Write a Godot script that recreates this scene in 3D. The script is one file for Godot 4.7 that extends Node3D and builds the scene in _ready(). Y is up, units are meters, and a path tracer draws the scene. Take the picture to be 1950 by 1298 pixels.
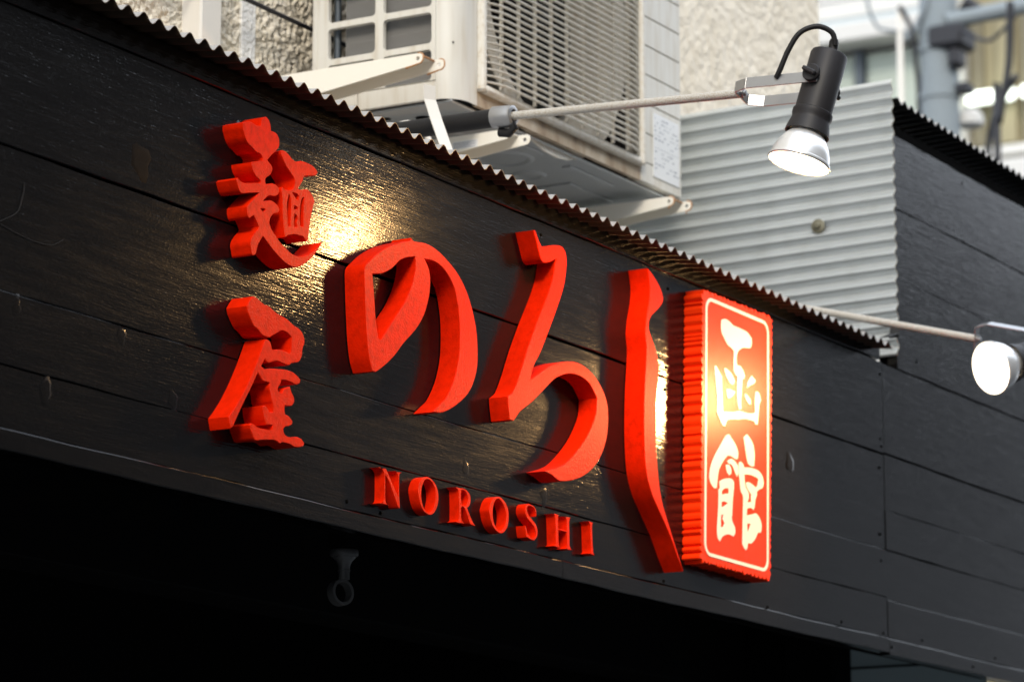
extends Node3D
# A plank fronted noodle shop with raised red lettering, seen from across a narrow street.

class Shape:
	var v := PackedVector3Array()
	var n := PackedVector3Array()
	var t := PackedVector2Array()
	var c := PackedColorArray()
	var tint := Color.WHITE
	var tinted := false

	func tri(a: Vector3, b: Vector3, d: Vector3, na: Vector3, nb: Vector3, nd: Vector3, ta := Vector2.ZERO, tb := Vector2.ZERO, td := Vector2.ZERO) -> void:
		var g := (d - a).cross(b - a)
		if g.dot(na + nb + nd) < 0.0:
			tri(a, d, b, na, nd, nb, ta, td, tb)
			return
		v.append(a); v.append(b); v.append(d)
		n.append(na); n.append(nb); n.append(nd)
		t.append(ta); t.append(tb); t.append(td)
		if tinted:
			c.append(tint); c.append(tint); c.append(tint)

	func quad(a: Vector3, b: Vector3, d: Vector3, e: Vector3, m: Vector3) -> void:
		tri(a, b, d, m, m, m)
		tri(a, d, e, m, m, m)

	# smooth quad
	func quad_n(a: Vector3, b: Vector3, d: Vector3, e: Vector3, na: Vector3, nb: Vector3, nd: Vector3, ne: Vector3) -> void:
		tri(a, b, d, na, nb, nd)
		tri(a, d, e, na, nd, ne)

	# box from corner to corner with chamfered edges, placed by xf
	func box(lo: Vector3, hi: Vector3, ch := 0.001, xf := Transform3D()) -> void:
		var mid := (lo + hi) / 2.0
		var h := (hi - lo) / 2.0
		ch = minf(ch, minf(h.x, minf(h.y, h.z)) * 0.9)
		var i := h - Vector3.ONE * ch
		for ax in 3:
			var u := (ax + 1) % 3
			var w := (ax + 2) % 3
			for s in [-1.0, 1.0]:
				var nn := Vector3.ZERO
				nn[ax] = s
				var p: Array[Vector3] = []
				for k in [[-1, -1], [1, -1], [1, 1], [-1, 1]]:
					var q := Vector3.ZERO
					q[ax] = h[ax] * s
					q[u] = i[u] * k[0]
					q[w] = i[w] * k[1]
					p.append(xf * (mid + q))
				quad(p[0], p[1], p[2], p[3], xf.basis * nn)
		if ch <= 0.00001:
			return
		for ax in 3:
			var u := (ax + 1) % 3
			var w := (ax + 2) % 3
			for su in [-1.0, 1.0]:
				for sw in [-1.0, 1.0]:
					var nn := Vector3.ZERO
					nn[u] = su
					nn[w] = sw
					var p: Array[Vector3] = []
					for k in [[-1, 0], [1, 0], [1, 1], [-1, 1]]:
						var q := Vector3.ZERO
						q[ax] = i[ax] * k[0]
						q[u] = (h[u] if k[1] == 0 else i[u]) * su
						q[w] = (i[w] if k[1] == 0 else h[w]) * sw
						p.append(xf * (mid + q))
					quad(p[0], p[1], p[2], p[3], (xf.basis * nn).normalized())
		for sx in [-1.0, 1.0]:
			for sy in [-1.0, 1.0]:
				for sz in [-1.0, 1.0]:
					var s := Vector3(sx, sy, sz)
					var nn := (xf.basis * s).normalized()
					tri(xf * (mid + Vector3(h.x, i.y, i.z) * s), xf * (mid + Vector3(i.x, h.y, i.z) * s), xf * (mid + Vector3(i.x, i.y, h.z) * s), nn, nn, nn)

	# profile of (radius, height) turned about axis from o
	func lathe(profile: Array, o: Vector3, axis: Vector3, sides := 32, hard := 35.0) -> void:
		var y := axis.normalized()
		var x := y.cross(Vector3(0.31, 0.17, 0.93)).normalized()
		var z := x.cross(y)
		var m := profile.size()
		var sn: Array[Vector2] = []
		for i in m - 1:
			var e: Vector2 = profile[i + 1] - profile[i]
			sn.append(Vector2(e.y, -e.x).normalized())
		for i in m - 1:
			var n0 := sn[i]
			var n1 := sn[i]
			if i > 0 and absf(sn[i].angle_to(sn[i - 1])) < deg_to_rad(hard):
				n0 = (sn[i] + sn[i - 1]).normalized()
			if i < m - 2 and absf(sn[i].angle_to(sn[i + 1])) < deg_to_rad(hard):
				n1 = (sn[i] + sn[i + 1]).normalized()
			var p0: Vector2 = profile[i]
			var p1: Vector2 = profile[i + 1]
			for k in sides:
				var a := TAU * k / sides
				var b := TAU * (k + 1) / sides
				var da := x * cos(a) + z * sin(a)
				var db := x * cos(b) + z * sin(b)
				var q0 := o + da * p0.x + y * p0.y
				var q1 := o + db * p0.x + y * p0.y
				var q2 := o + db * p1.x + y * p1.y
				var q3 := o + da * p1.x + y * p1.y
				var m0 := da * n0.x + y * n0.y
				var m1 := db * n0.x + y * n0.y
				var m2 := db * n1.x + y * n1.y
				var m3 := da * n1.x + y * n1.y
				if p0.x > 0.00001:
					tri(q0, q1, q2, m0, m1, m2)
				if p1.x > 0.00001:
					tri(q0, q2, q3, m0, m2, m3)

	func tube(path: Array, r: float, sides := 12) -> void:
		var m := path.size()
		var rings: Array = []
		var side := Vector3.ZERO
		for i in m:
			var d: Vector3 = (path[mini(i + 1, m - 1)] - path[maxi(i - 1, 0)]).normalized()
			if side == Vector3.ZERO:
				side = d.cross(Vector3(0.2, 0.9, 0.37)).normalized()
			side = (side - d * d.dot(side)).normalized()
			var o := d.cross(side)
			var ring: Array[Vector3] = []
			for k in sides:
				var a := TAU * k / sides
				ring.append(side * cos(a) + o * sin(a))
			rings.append(ring)
		for i in m - 1:
			for k in sides:
				var k2 := (k + 1) % sides
				quad_n(path[i] + rings[i][k] * r, path[i] + rings[i][k2] * r, path[i + 1] + rings[i + 1][k2] * r, path[i + 1] + rings[i + 1][k] * r, rings[i][k], rings[i][k2], rings[i + 1][k2], rings[i + 1][k])
		for e in [0, m - 1]:
			var out: Vector3 = (path[e] - path[1 if e == 0 else m - 2]).normalized()
			for k in sides:
				tri(path[e], path[e] + rings[e][k] * r, path[e] + rings[e][(k + 1) % sides] * r, out, out, out)

	# rings of one outline (counter-clockwise) and its holes, drawn out from z0 to z1 with a softened front edge
	func prism(rings: Array, z0: float, z1: float, ch: float, xf := Transform3D(), hard := 40.0) -> void:
		var solid: Array[PackedVector2Array] = []
		for r in rings.size():
			var ring: PackedVector2Array = rings[r]
			if Geometry2D.is_polygon_clockwise(ring) == (r == 0):
				ring.reverse()
			solid.append(ring)
		var front: Array = []
		var flat := PackedVector2Array()
		var index := PackedInt32Array()
		# thin tips bear only a small chamfer
		for attempt in 6:
			front = []
			for ring in solid:
				var m := ring.size()
				var inner := PackedVector2Array()
				for i in m:
					var a := outward(ring, (i + m - 1) % m)
					var b := outward(ring, i)
					var q := (a + b).normalized()
					inner.append(ring[i] - q * ch * minf(1.0 / maxf(0.25, q.dot(b)), 1.6))
				front.append(inner)
			flat = bridged(front)
			index = Geometry2D.triangulate_polygon(flat) if front.size() == 1 else ears(flat)
			if index.is_empty() and front.size() == 1:
				index = ears(flat)
			if not index.is_empty():
				break
			ch *= 0.5 if attempt < 4 else 0.0
		if index.is_empty():
			printerr("an outline of %d points could not be filled" % flat.size())
		for r in solid.size():
			var ring := solid[r]
			var inner: PackedVector2Array = front[r]
			var m := ring.size()
			for i in m:
				var j := (i + 1) % m
				var own := outward(ring, i)
				var na := own
				var nb := own
				var last := outward(ring, (i + m - 1) % m)
				var next := outward(ring, j)
				if absf(own.angle_to(last)) < deg_to_rad(hard):
					na = (own + last).normalized()
				if absf(own.angle_to(next)) < deg_to_rad(hard):
					nb = (own + next).normalized()
				var n3a := xf.basis * Vector3(na.x, na.y, 0)
				var n3b := xf.basis * Vector3(nb.x, nb.y, 0)
				var f := xf.basis * Vector3(0, 0, 1)
				var p0 := xf * Vector3(ring[i].x, ring[i].y, z0)
				var p1 := xf * Vector3(ring[j].x, ring[j].y, z0)
				var p2 := xf * Vector3(ring[j].x, ring[j].y, z1 - ch)
				var p3 := xf * Vector3(ring[i].x, ring[i].y, z1 - ch)
				quad_n(p0, p1, p2, p3, n3a, n3b, n3b, n3a)
				if ch > 0.0:
					var p4 := xf * Vector3(inner[j].x, inner[j].y, z1)
					var p5 := xf * Vector3(inner[i].x, inner[i].y, z1)
					var ba := (n3a + f).normalized()
					var bb := (n3b + f).normalized()
					quad_n(p3, p2, p4, p5, ba, bb, bb, ba)
		var up := xf.basis * Vector3(0, 0, 1)
		for i in range(0, index.size(), 3):
			var p: Array[Vector3] = []
			for k in 3:
				p.append(xf * Vector3(flat[index[i + k]].x, flat[index[i + k]].y, z1))
			tri(p[0], p[1], p[2], up, up, up)

	func outward(ring: PackedVector2Array, i: int) -> Vector2:
		var e := ring[(i + 1) % ring.size()] - ring[i]
		return Vector2(e.y, -e.x).normalized()

	# ear clipping that bears the doubled points of a cut
	func ears(p: PackedVector2Array) -> PackedInt32Array:
		var out := PackedInt32Array()
		var left: Array[int] = []
		for i in p.size():
			left.append(i)
		var tries := 0
		var i := 0
		while left.size() > 3 and tries < left.size() * 2:
			var m := left.size()
			i = i % m
			var ia := left[(i + m - 1) % m]
			var ib := left[i]
			var ic := left[(i + 1) % m]
			var a := p[ia]
			var b := p[ib]
			var c := p[ic]
			var turn := (b - a).cross(c - b)
			var ear := turn > 0.0 or (tries > m and turn > -1e-12)
			if ear:
				for k in left:
					var q := p[k]
					if k == ia or k == ib or k == ic or q == a or q == b or q == c:
						continue
					if (b - a).cross(q - a) > 0.0 and (c - b).cross(q - b) > 0.0 and (a - c).cross(q - c) > 0.0:
						ear = false
						break
			if ear:
				out.append_array([ia, ib, ic])
				left.remove_at(i)
				tries = 0
				i += m - 2
			else:
				tries += 1
				i += 1
		if left.size() == 3:
			out.append_array([left[0], left[1], left[2]])
		else:
			return PackedInt32Array()
		return out

	# joins holes to the outline by a narrow cut
	func bridged(rings: Array) -> PackedVector2Array:
		var outer: PackedVector2Array = rings[0].duplicate()
		var holes := rings.slice(1)
		holes.sort_custom(func(a, b): return edge_of(a) > edge_of(b))
		for hole in holes:
			var at := 0
			for i in hole.size():
				if hole[i].x > hole[at].x:
					at = i
			var m: Vector2 = hole[at]
			var best := -1
			for i in outer.size():
				if best >= 0 and m.distance_to(outer[i]) >= m.distance_to(outer[best]):
					continue
				var free := true
				for other in [outer] + holes:
					for k in other.size():
						var a: Vector2 = other[k]
						var b: Vector2 = other[(k + 1) % other.size()]
						if a.is_equal_approx(m) or b.is_equal_approx(m) or a.is_equal_approx(outer[i]) or b.is_equal_approx(outer[i]):
							continue
						if Geometry2D.segment_intersects_segment(m, outer[i], a, b) != null:
							free = false
							break
					if not free:
						break
				if free:
					best = i
			var made := outer.slice(0, best + 1)
			for k in hole.size() + 1:
				made.append(hole[(at + k) % hole.size()])
			made.append(outer[best])
			made.append_array(outer.slice(best + 1))
			outer = made
		return outer

	func edge_of(a: PackedVector2Array) -> float:
		var most := -1e9
		for p in a:
			most = maxf(most, p.x)
		return most

	func mesh(m: Material, into: ArrayMesh = null) -> ArrayMesh:
		var made := into if into else ArrayMesh.new()
		var arrays := []
		arrays.resize(Mesh.ARRAY_MAX)
		arrays[Mesh.ARRAY_VERTEX] = v
		arrays[Mesh.ARRAY_NORMAL] = n
		arrays[Mesh.ARRAY_TEX_UV] = t
		if tinted:
			arrays[Mesh.ARRAY_COLOR] = c
		made.add_surface_from_arrays(Mesh.PRIMITIVE_TRIANGLES, arrays)
		made.surface_set_material(made.get_surface_count() - 1, m)
		return made


var M := {}
var rng := RandomNumberGenerator.new()


func put(called: String, s: Shape, m: Material, parent: Node3D, at := Vector3.ZERO) -> MeshInstance3D:
	return put_mesh(called, s.mesh(m), parent, at)


func put_mesh(called: String, mesh: Mesh, parent: Node3D, at := Vector3.ZERO) -> MeshInstance3D:
	var o := MeshInstance3D.new()
	o.name = called
	o.mesh = mesh
	o.position = at
	parent.add_child(o, true)
	return o


var used := {}
func numbered(called: String) -> String:
	used[called] = used.get(called, -1) + 1
	return called if used[called] == 0 else "%s_%03d" % [called, used[called]]


func thing(called: String, label: String, category: String, at := Vector3.ZERO, group := "") -> Node3D:
	var o := Node3D.new()
	o.name = numbered(called)
	add_child(o, true)
	o.position = at
	tag(o, label, category, group)
	return o


func tag(o: Node3D, label: String, category: String, group := "") -> void:
	o.set_meta("label", label)
	o.set_meta("category", category)
	if group:
		o.set_meta("group", group)


func mat(color: Color, rough: float, metal := 0.0, spec := 0.5) -> StandardMaterial3D:
	var m := StandardMaterial3D.new()
	m.albedo_color = color.linear_to_srgb()
	m.roughness = rough
	m.metallic = metal
	m.metallic_specular = spec
	return m


func noise(freq: float, octaves := 3, kind := FastNoiseLite.TYPE_SIMPLEX_SMOOTH, s := 1) -> FastNoiseLite:
	var f := FastNoiseLite.new()
	f.noise_type = kind
	f.frequency = freq
	f.fractal_octaves = octaves
	f.seed = s
	return f


func noise_texture(f: FastNoiseLite, size := 512, ramp: Gradient = null) -> NoiseTexture2D:
	var n := NoiseTexture2D.new()
	n.width = size
	n.height = size
	n.seamless = true
	n.noise = f
	n.color_ramp = ramp
	return n


func ramp(points: Array) -> Gradient:
	var g := Gradient.new()
	var offsets := PackedFloat32Array()
	var colors := PackedColorArray()
	for p in points:
		offsets.append(p[0])
		colors.append((p[1] as Color).linear_to_srgb())
	g.offsets = offsets
	g.colors = colors
	return g


# relief laid on by world or object position, size metres a repeat, depth centimetres
func relief(m: StandardMaterial3D, texture: Texture2D, size: Vector3, depth: float, world := true) -> StandardMaterial3D:
	m.uv1_triplanar = true
	m.uv1_world_triplanar = world
	m.uv1_scale = Vector3.ONE / size
	m.heightmap_enabled = true
	m.heightmap_texture = texture
	m.heightmap_scale = depth
	return m


func ring(flat: Array) -> PackedVector2Array:
	var out := PackedVector2Array()
	for i in range(0, flat.size(), 2):
		out.append(Vector2(flat[i], flat[i + 1]) * 0.001)
	return out


# rounds an outline, keeping its sharp corners
func rounded(p: PackedVector2Array, steps := 3, corner := 50.0) -> PackedVector2Array:
	var m := p.size()
	var sharp: Array[bool] = []
	for i in m:
		var a := p[i] - p[(i + m - 1) % m]
		var b := p[(i + 1) % m] - p[i]
		sharp.append(absf(a.angle_to(b)) > deg_to_rad(corner))
	var out := PackedVector2Array()
	for i in m:
		var j := (i + 1) % m
		var before := p[(i + m - 1) % m]
		var after := p[(i + 2) % m]
		if sharp[i]:
			before = p[i] - (p[j] - p[i])
		if sharp[j]:
			after = p[j] + (p[j] - p[i])
		var len := p[i].distance_to(p[j])
		# keep neighbours at a like distance so that uneven spacing makes no loops
		before = p[i] + (before - p[i]).limit_length(len)
		after = p[j] + (after - p[j]).limit_length(len)
		var count := steps if len > 0.002 else 1
		for k in count:
			out.append(p[i].cubic_interpolate(p[j], before, after, float(k) / count))
	return out


# corrugated sheet: waves across "along" from 0 to length, drawn out along "run"
func corrugated(origin: Vector3, along: Vector3, length: float, run: Vector3, lift: Vector3, pitch: float, high: float, thick: float, over: Material, under: Material, phase := 0.0, ragged := 0.0) -> ArrayMesh:
	var top := Shape.new()
	var low := Shape.new()
	var steps := int(length / pitch * 12.0)
	var pts: Array[Vector3] = []
	var nor: Array[Vector3] = []
	var wob: Array[float] = []
	for i in steps + 1:
		var s := length * i / steps
		var a := TAU * s / pitch + phase
		pts.append(origin + along * s + lift * (high * sin(a)))
		nor.append((lift - along * (high * TAU / pitch * cos(a))).normalized())
		wob.append(ragged * sin(s * 3.1) + ragged * 0.6 * sin(s * 17.0 + 1.0))
	var dir := run.normalized()
	for i in steps:
		var a := pts[i] + lift * wob[i]
		var b := pts[i + 1] + lift * wob[i + 1]
		var ua := a - nor[i] * thick
		var ub := b - nor[i + 1] * thick
		top.quad_n(a, b, b + run, a + run, nor[i], nor[i + 1], nor[i + 1], nor[i])
		low.quad_n(ua, ub, ub + run, ua + run, -nor[i], -nor[i + 1], -nor[i + 1], -nor[i])
		low.quad(a, b, ub, ua, -dir)
		low.quad(a + run, b + run, ub + run, ua + run, dir)
	low.quad(pts[0], pts[0] + run, pts[0] + run - nor[0] * thick, pts[0] - nor[0] * thick, -along)
	low.quad(pts[steps], pts[steps] + run, pts[steps] + run - nor[steps] * thick, pts[steps] - nor[steps] * thick, along)
	return low.mesh(under, top.mesh(over))


# a plank whose front face lies at z, with worn, slightly wavy long edges; its grain starts at a place of its own
func plank(x0: float, x1: float, y0: float, y1: float, z: float, ch: float) -> Shape:
	var s := Shape.new()
	var off := Vector2(rng.randf(), rng.randf())
	var steps := maxi(2, int((x1 - x0) / 0.06))
	var low_tilt := rng.randf_range(0.0, 0.0012)
	var high_tilt := rng.randf_range(0.0, 0.0012)
	var rows: Array = []
	for i in steps + 1:
		var x := lerpf(x0, x1, float(i) / steps)
		var lo := y0 + 0.0007 * sin(x * 9.0 + off.x * 40.0) + 0.0005 * sin(x * 3.3 + off.y * 70.0) + 0.0005 * sin(x * 31.0 + off.y * 40.0) + low_tilt * i / steps
		var hi := y1 - 0.0007 * sin(x * 8.0 + off.y * 50.0) - 0.0005 * sin(x * 27.0 + off.x * 50.0) - high_tilt * (1.0 - float(i) / steps)
		rows.append([Vector3(x, lo, z - 0.024), Vector3(x, lo, z - ch), Vector3(x, lo + ch, z), Vector3(x, hi - ch, z), Vector3(x, hi, z - ch), Vector3(x, hi, z - 0.024)])
	var side := [Vector3(0, -1, 0), Vector3(0, -1, 1).normalized(), Vector3(0, 0, 1), Vector3(0, 1, 1).normalized(), Vector3(0, 1, 0)]
	for i in steps:
		for k in 5:
			var q: Array = [rows[i][k], rows[i + 1][k], rows[i + 1][k + 1], rows[i][k + 1]]
			var uv: Array[Vector2] = []
			for p in q:
				uv.append(Vector2((p.x + 4.0) / 3.2, -(p.y + p.z) / 0.8) + off)
			var m: Vector3 = side[k]
			s.tri(q[0], q[1], q[2], m, m, m, uv[0], uv[1], uv[2])
			s.tri(q[0], q[2], q[3], m, m, m, uv[0], uv[2], uv[3])
	for e in [0, steps]:
		var r: Array = rows[e]
		var m := Vector3(-1 if e == 0 else 1, 0, 0)
		for k in range(1, 5):
			s.tri(r[0], r[k], r[k + 1], m, m, m)
	return s


func grain_relief() -> ImageTexture:
	var w := 2048
	var h := 1024
	var im := Image.create(w, h, false, Image.FORMAT_RF)
	var fine := noise(1.0, 2, FastNoiseLite.TYPE_SIMPLEX_SMOOTH, 5)
	var wide := noise(1.0, 2, FastNoiseLite.TYPE_SIMPLEX_SMOOTH, 9)
	var spot := noise(1.0, 2, FastNoiseLite.TYPE_SIMPLEX, 14)
	for y in h:
		var ym := y / float(h) * 0.8
		for x in w:
			var xm := x / float(w) * 3.2
			var bend := wide.get_noise_2d(xm * 1.2, ym * 6.0)
			var yb := ym + bend * 0.01
			var g := fine.get_noise_2d(xm * 9.0, yb * 300.0) * 0.5
			g += fine.get_noise_2d(xm * 45.0 + 31.0, yb * 380.0 + 17.0) * 0.3
			g += wide.get_noise_2d(xm * 3.0 + 50.0, yb * 60.0) * 0.22
			g += maxf(0.0, spot.get_noise_2d(xm * 150.0, ym * 200.0) - 0.28) * 1.1
			im.set_pixel(x, y, Color(0.5 + 0.5 * g, 0, 0))
	return ImageTexture.create_from_image(im)


func grain_gloss() -> ImageTexture:
	var w := 1024
	var h := 512
	var im := Image.create(w, h, false, Image.FORMAT_L8)
	var a := noise(1.0, 3, FastNoiseLite.TYPE_SIMPLEX_SMOOTH, 21)
	for y in h:
		for x in w:
			var xm := x / float(w) * 3.2
			var ym := y / float(h) * 0.8
			var g := a.get_noise_2d(xm * 5.0, ym * 60.0) * 0.5 + a.get_noise_2d(xm * 60.0 + 9.0, ym * 140.0) * 0.3
			im.set_pixel(x, y, Color.from_hsv(0, 0, clampf(0.62 + 0.28 * g, 0.0, 1.0)))
	return ImageTexture.create_from_image(im)


func make_materials() -> void:
	var speckle := noise_texture(noise(0.06, 4, FastNoiseLite.TYPE_SIMPLEX_SMOOTH, 3))
	var blot := noise_texture(noise(0.012, 4, FastNoiseLite.TYPE_SIMPLEX_SMOOTH, 8))
	M.plank = mat(Color(0.005, 0.0048, 0.005), 0.62, 0.0, PLANK_SPEC)
	M.plank.heightmap_enabled = true
	M.plank.heightmap_texture = grain_relief()
	M.plank.heightmap_scale = PLANK_RELIEF
	M.plank.roughness_texture = grain_gloss()
	M.plank.roughness = PLANK_ROUGH
	M.black = mat(Color(0.009, 0.009, 0.0092), 0.8, 0.0, 0.15)
	M.hole = mat(Color(0.003, 0.003, 0.003), 0.9, 0.0, 0.1)
	M.knot = mat(Color(0.004, 0.003, 0.0025), 0.6, 0.0, 0.15)
	M.scratch = mat(Color(0.03, 0.03, 0.031), 0.7, 0.0, 0.2)
	M.red = relief(mat(Color(0.78, 0.0155, 0.0008), 0.4, 0.0, 0.12), speckle, Vector3.ONE * 0.12, 0.02)
	M.red.heightmap_texture = noise_texture(noise(0.035, 4, FastNoiseLite.TYPE_SIMPLEX, 71))
	M.red.heightmap_scale = 0.03
	M.red.albedo_texture = noise_texture(noise(0.012, 5, FastNoiseLite.TYPE_SIMPLEX_SMOOTH, 72), 512, ramp([[0.0, Color(0.72, 0.72, 0.72)], [0.35, Color(0.87, 0.88, 0.88)], [0.6, Color(0.96, 0.97, 0.97)], [1.0, Color.WHITE]]))
	M.board = relief(mat(Color(0.8, 0.036, 0.003), 0.36, 0.0, 0.2), noise_texture(noise(0.03, 3, FastNoiseLite.TYPE_SIMPLEX, 17)), Vector3(0.05, 0.9, 0.05), 0.012)
	M.white_paint = relief(mat(Color(0.8, 0.76, 0.68), 0.4), speckle, Vector3.ONE * 0.1, 0.01)
	var rust := ramp([[0.0, Color(0.56, 0.56, 0.54)], [0.48, Color(0.5, 0.495, 0.46)], [0.6, Color(0.38, 0.32, 0.24)], [0.75, Color(0.25, 0.18, 0.1)], [1.0, Color(0.15, 0.1, 0.05)]])
	M.rusty_pole = relief(mat(Color.WHITE, 0.42), speckle, Vector3(0.07, 0.07, 0.07), 0.03)
	M.rusty_pole.albedo_texture = noise_texture(noise(0.05, 5, FastNoiseLite.TYPE_SIMPLEX_SMOOTH, 30), 512, rust)
	M.steel = relief(mat(Color(0.36, 0.36, 0.36), 0.35, 0.8), blot, Vector3.ONE * 0.2, 0.01)
	M.galvanised = relief(mat(Color(0.68, 0.715, 0.725), 0.33, 0.65), blot, Vector3.ONE * 0.5, 0.02)
	M.galvanised.albedo_texture = noise_texture(noise(0.012, 5, FastNoiseLite.TYPE_SIMPLEX_SMOOTH, 75), 512, ramp([[0.0, Color(0.84, 0.84, 0.82)], [0.4, Color(0.95, 0.955, 0.95)], [1.0, Color.WHITE]]))
	M.sheet_top = mat(Color(0.33, 0.32, 0.31), 0.55)
	M.sheet_under = relief(mat(Color(0.062, 0.04, 0.024), 0.42), speckle, Vector3.ONE * 0.1, 0.01)
	M.sheet_edge = mat(Color(0.4, 0.29, 0.12), 0.5, 0.2)
	M.black_sheet = mat(Color(0.012, 0.012, 0.012), 0.45)
	M.rubber = relief(mat(Color(0.013, 0.0125, 0.013), 0.5, 0.0, 0.35), speckle, Vector3.ONE * 0.05, 0.006)
	M.lamp_black = relief(mat(Color(0.017, 0.0155, 0.0165), 0.5, 0.0, 0.4), speckle, Vector3.ONE * 0.04, 0.006)
	M.reflector = mat(Color(0.78, 0.78, 0.77), 0.3, 0.6)
	M.casing = relief(mat(Color(0.66, 0.64, 0.58), 0.42), blot, Vector3(0.09, 0.9, 0.09), 0.004)
	M.casing.albedo_texture = noise_texture(noise(0.008, 4, FastNoiseLite.TYPE_SIMPLEX_SMOOTH, 44), 512, ramp([[0.0, Color(0.84, 0.79, 0.72)], [0.35, Color(0.94, 0.925, 0.9)], [0.6, Color(0.985, 0.98, 0.97)], [1.0, Color.WHITE]]))
	M.grille = relief(mat(Color(0.74, 0.71, 0.64), 0.5), speckle, Vector3.ONE * 0.2, 0.006)
	M.grille.albedo_texture = noise_texture(noise(0.02, 4, FastNoiseLite.TYPE_SIMPLEX_SMOOTH, 45), 512, ramp([[0.0, Color(0.72, 0.62, 0.5)], [0.4, Color(0.94, 0.92, 0.88)], [1.0, Color.WHITE]]))
	M.stained = relief(mat(Color.WHITE, 0.6), blot, Vector3(0.3, 0.5, 0.3), 0.001)
	M.stained.albedo_texture = noise_texture(noise(0.009, 4, FastNoiseLite.TYPE_SIMPLEX_SMOOTH, 46), 512, ramp([[0.0, Color(0.16, 0.11, 0.07)], [0.4, Color(0.36, 0.27, 0.18)], [0.7, Color(0.44, 0.36, 0.26)], [1.0, Color(0.55, 0.48, 0.38)]]))
	M.pan = relief(mat(Color(0.42, 0.44, 0.45), 0.42, 0.3), blot, Vector3.ONE * 0.3, 0.03)
	M.fin = mat(Color(0.24, 0.235, 0.225), 0.6, 0.2)
	M.dark_inside = mat(Color(0.012, 0.011, 0.01), 0.8)
	M.bracket = relief(mat(Color.WHITE, 0.4), speckle, Vector3.ONE * 0.2, 0.004)
	M.bracket.vertex_color_use_as_albedo = true
	M.sticker = mat(Color(0.75, 0.76, 0.76), 0.4)
	M.print = mat(Color(0.3, 0.32, 0.36), 0.6)
	M.stucco = relief(mat(Color(0.82, 0.75, 0.62), 0.9), noise_texture(noise(0.035, 4, FastNoiseLite.TYPE_SIMPLEX_SMOOTH, 51)), Vector3.ONE * 0.4, 1.6)
	M.stucco.albedo_texture = noise_texture(noise(0.01, 3, FastNoiseLite.TYPE_SIMPLEX_SMOOTH, 52), 512, ramp([[0.0, Color(0.84, 0.82, 0.78)], [1.0, Color.WHITE]]))
	M.stucco_even = M.stucco.duplicate()
	M.stucco_even.heightmap_scale = 0.6
	M.stucco_even.uv1_scale = Vector3.ONE / 0.75
	M.stucco_white = relief(mat(Color(0.78, 0.77, 0.74), 0.8), M.stucco.heightmap_texture, Vector3.ONE * 0.22, 0.4)
	M.pvc = relief(mat(Color(0.74, 0.7, 0.63), 0.45), blot, Vector3.ONE * 0.4, 0.01)
	M.concrete = relief(mat(Color(0.2, 0.23, 0.245), 0.85), speckle, Vector3.ONE * 0.5, 0.1)
	M.pale_wall = relief(mat(Color(0.56, 0.55, 0.52), 0.8), blot, Vector3.ONE * 1.0, 0.05)
	M.grey_band = mat(Color(0.42, 0.48, 0.5), 0.7)
	M.blind = mat(Color(0.45, 0.5, 0.43), 0.6)
	M.frame = mat(Color(0.06, 0.075, 0.09), 0.5)
	M.olive = relief(mat(Color(0.27, 0.235, 0.14), 0.7), blot, Vector3.ONE * 0.8, 0.05)
	M.olive_dark = mat(Color(0.16, 0.14, 0.09), 0.7)
	M.cable = mat(Color(0.012, 0.012, 0.016), 0.6)
	M.grey_cable = mat(Color(0.2, 0.23, 0.25), 0.6)
	M.tube_light = mat(Color(0.9, 0.9, 0.85), 0.4)
	M.tube_light.emission_enabled = true
	M.tube_light.emission = Color(0.95, 1.0, 0.94)
	M.tube_light.emission_energy_multiplier = 1.6
	M.lens = mat(Color(0.9, 0.88, 0.82), 0.3)
	M.lens.emission_enabled = true
	M.lens.emission = Color(1.0, 0.93, 0.8)
	M.lens.emission_energy_multiplier = LENS_GLOW
	M.rust_screw = relief(mat(Color(0.17, 0.16, 0.11), 0.5, 0.3), speckle, Vector3.ONE * 0.05, 0.02)
	M.fixture = relief(mat(Color(0.16, 0.165, 0.165), 0.45, 0.4), speckle, Vector3.ONE * 0.1, 0.02)
	M.frosted = relief(mat(Color(0.3, 0.36, 0.38), 0.5), blot, Vector3.ONE * 0.3, 0.02)
	M.frosted.backlight_enabled = true
	M.frosted.backlight = Color(0.42, 0.48, 0.5)
	M.asphalt = relief(mat(Color(0.055, 0.055, 0.056), 0.9), speckle, Vector3.ONE * 0.3, 0.2)
	M.opposite = relief(mat(Color(0.05, 0.047, 0.045), 0.8), blot, Vector3.ONE * 1.5, 0.05)
	M.grey_wall = relief(mat(Color(0.145, 0.145, 0.15), 0.8), blot, Vector3.ONE * 1.5, 0.05)
	M.window = mat(Color(0.03, 0.035, 0.04), 0.1)


const PLANK_RELIEF := 0.042
const PLANK_ROUGH := 0.25
const PLANK_SPEC := 0.36
const LENS_GLOW := 3.0
const LAMP := 0.34


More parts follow.
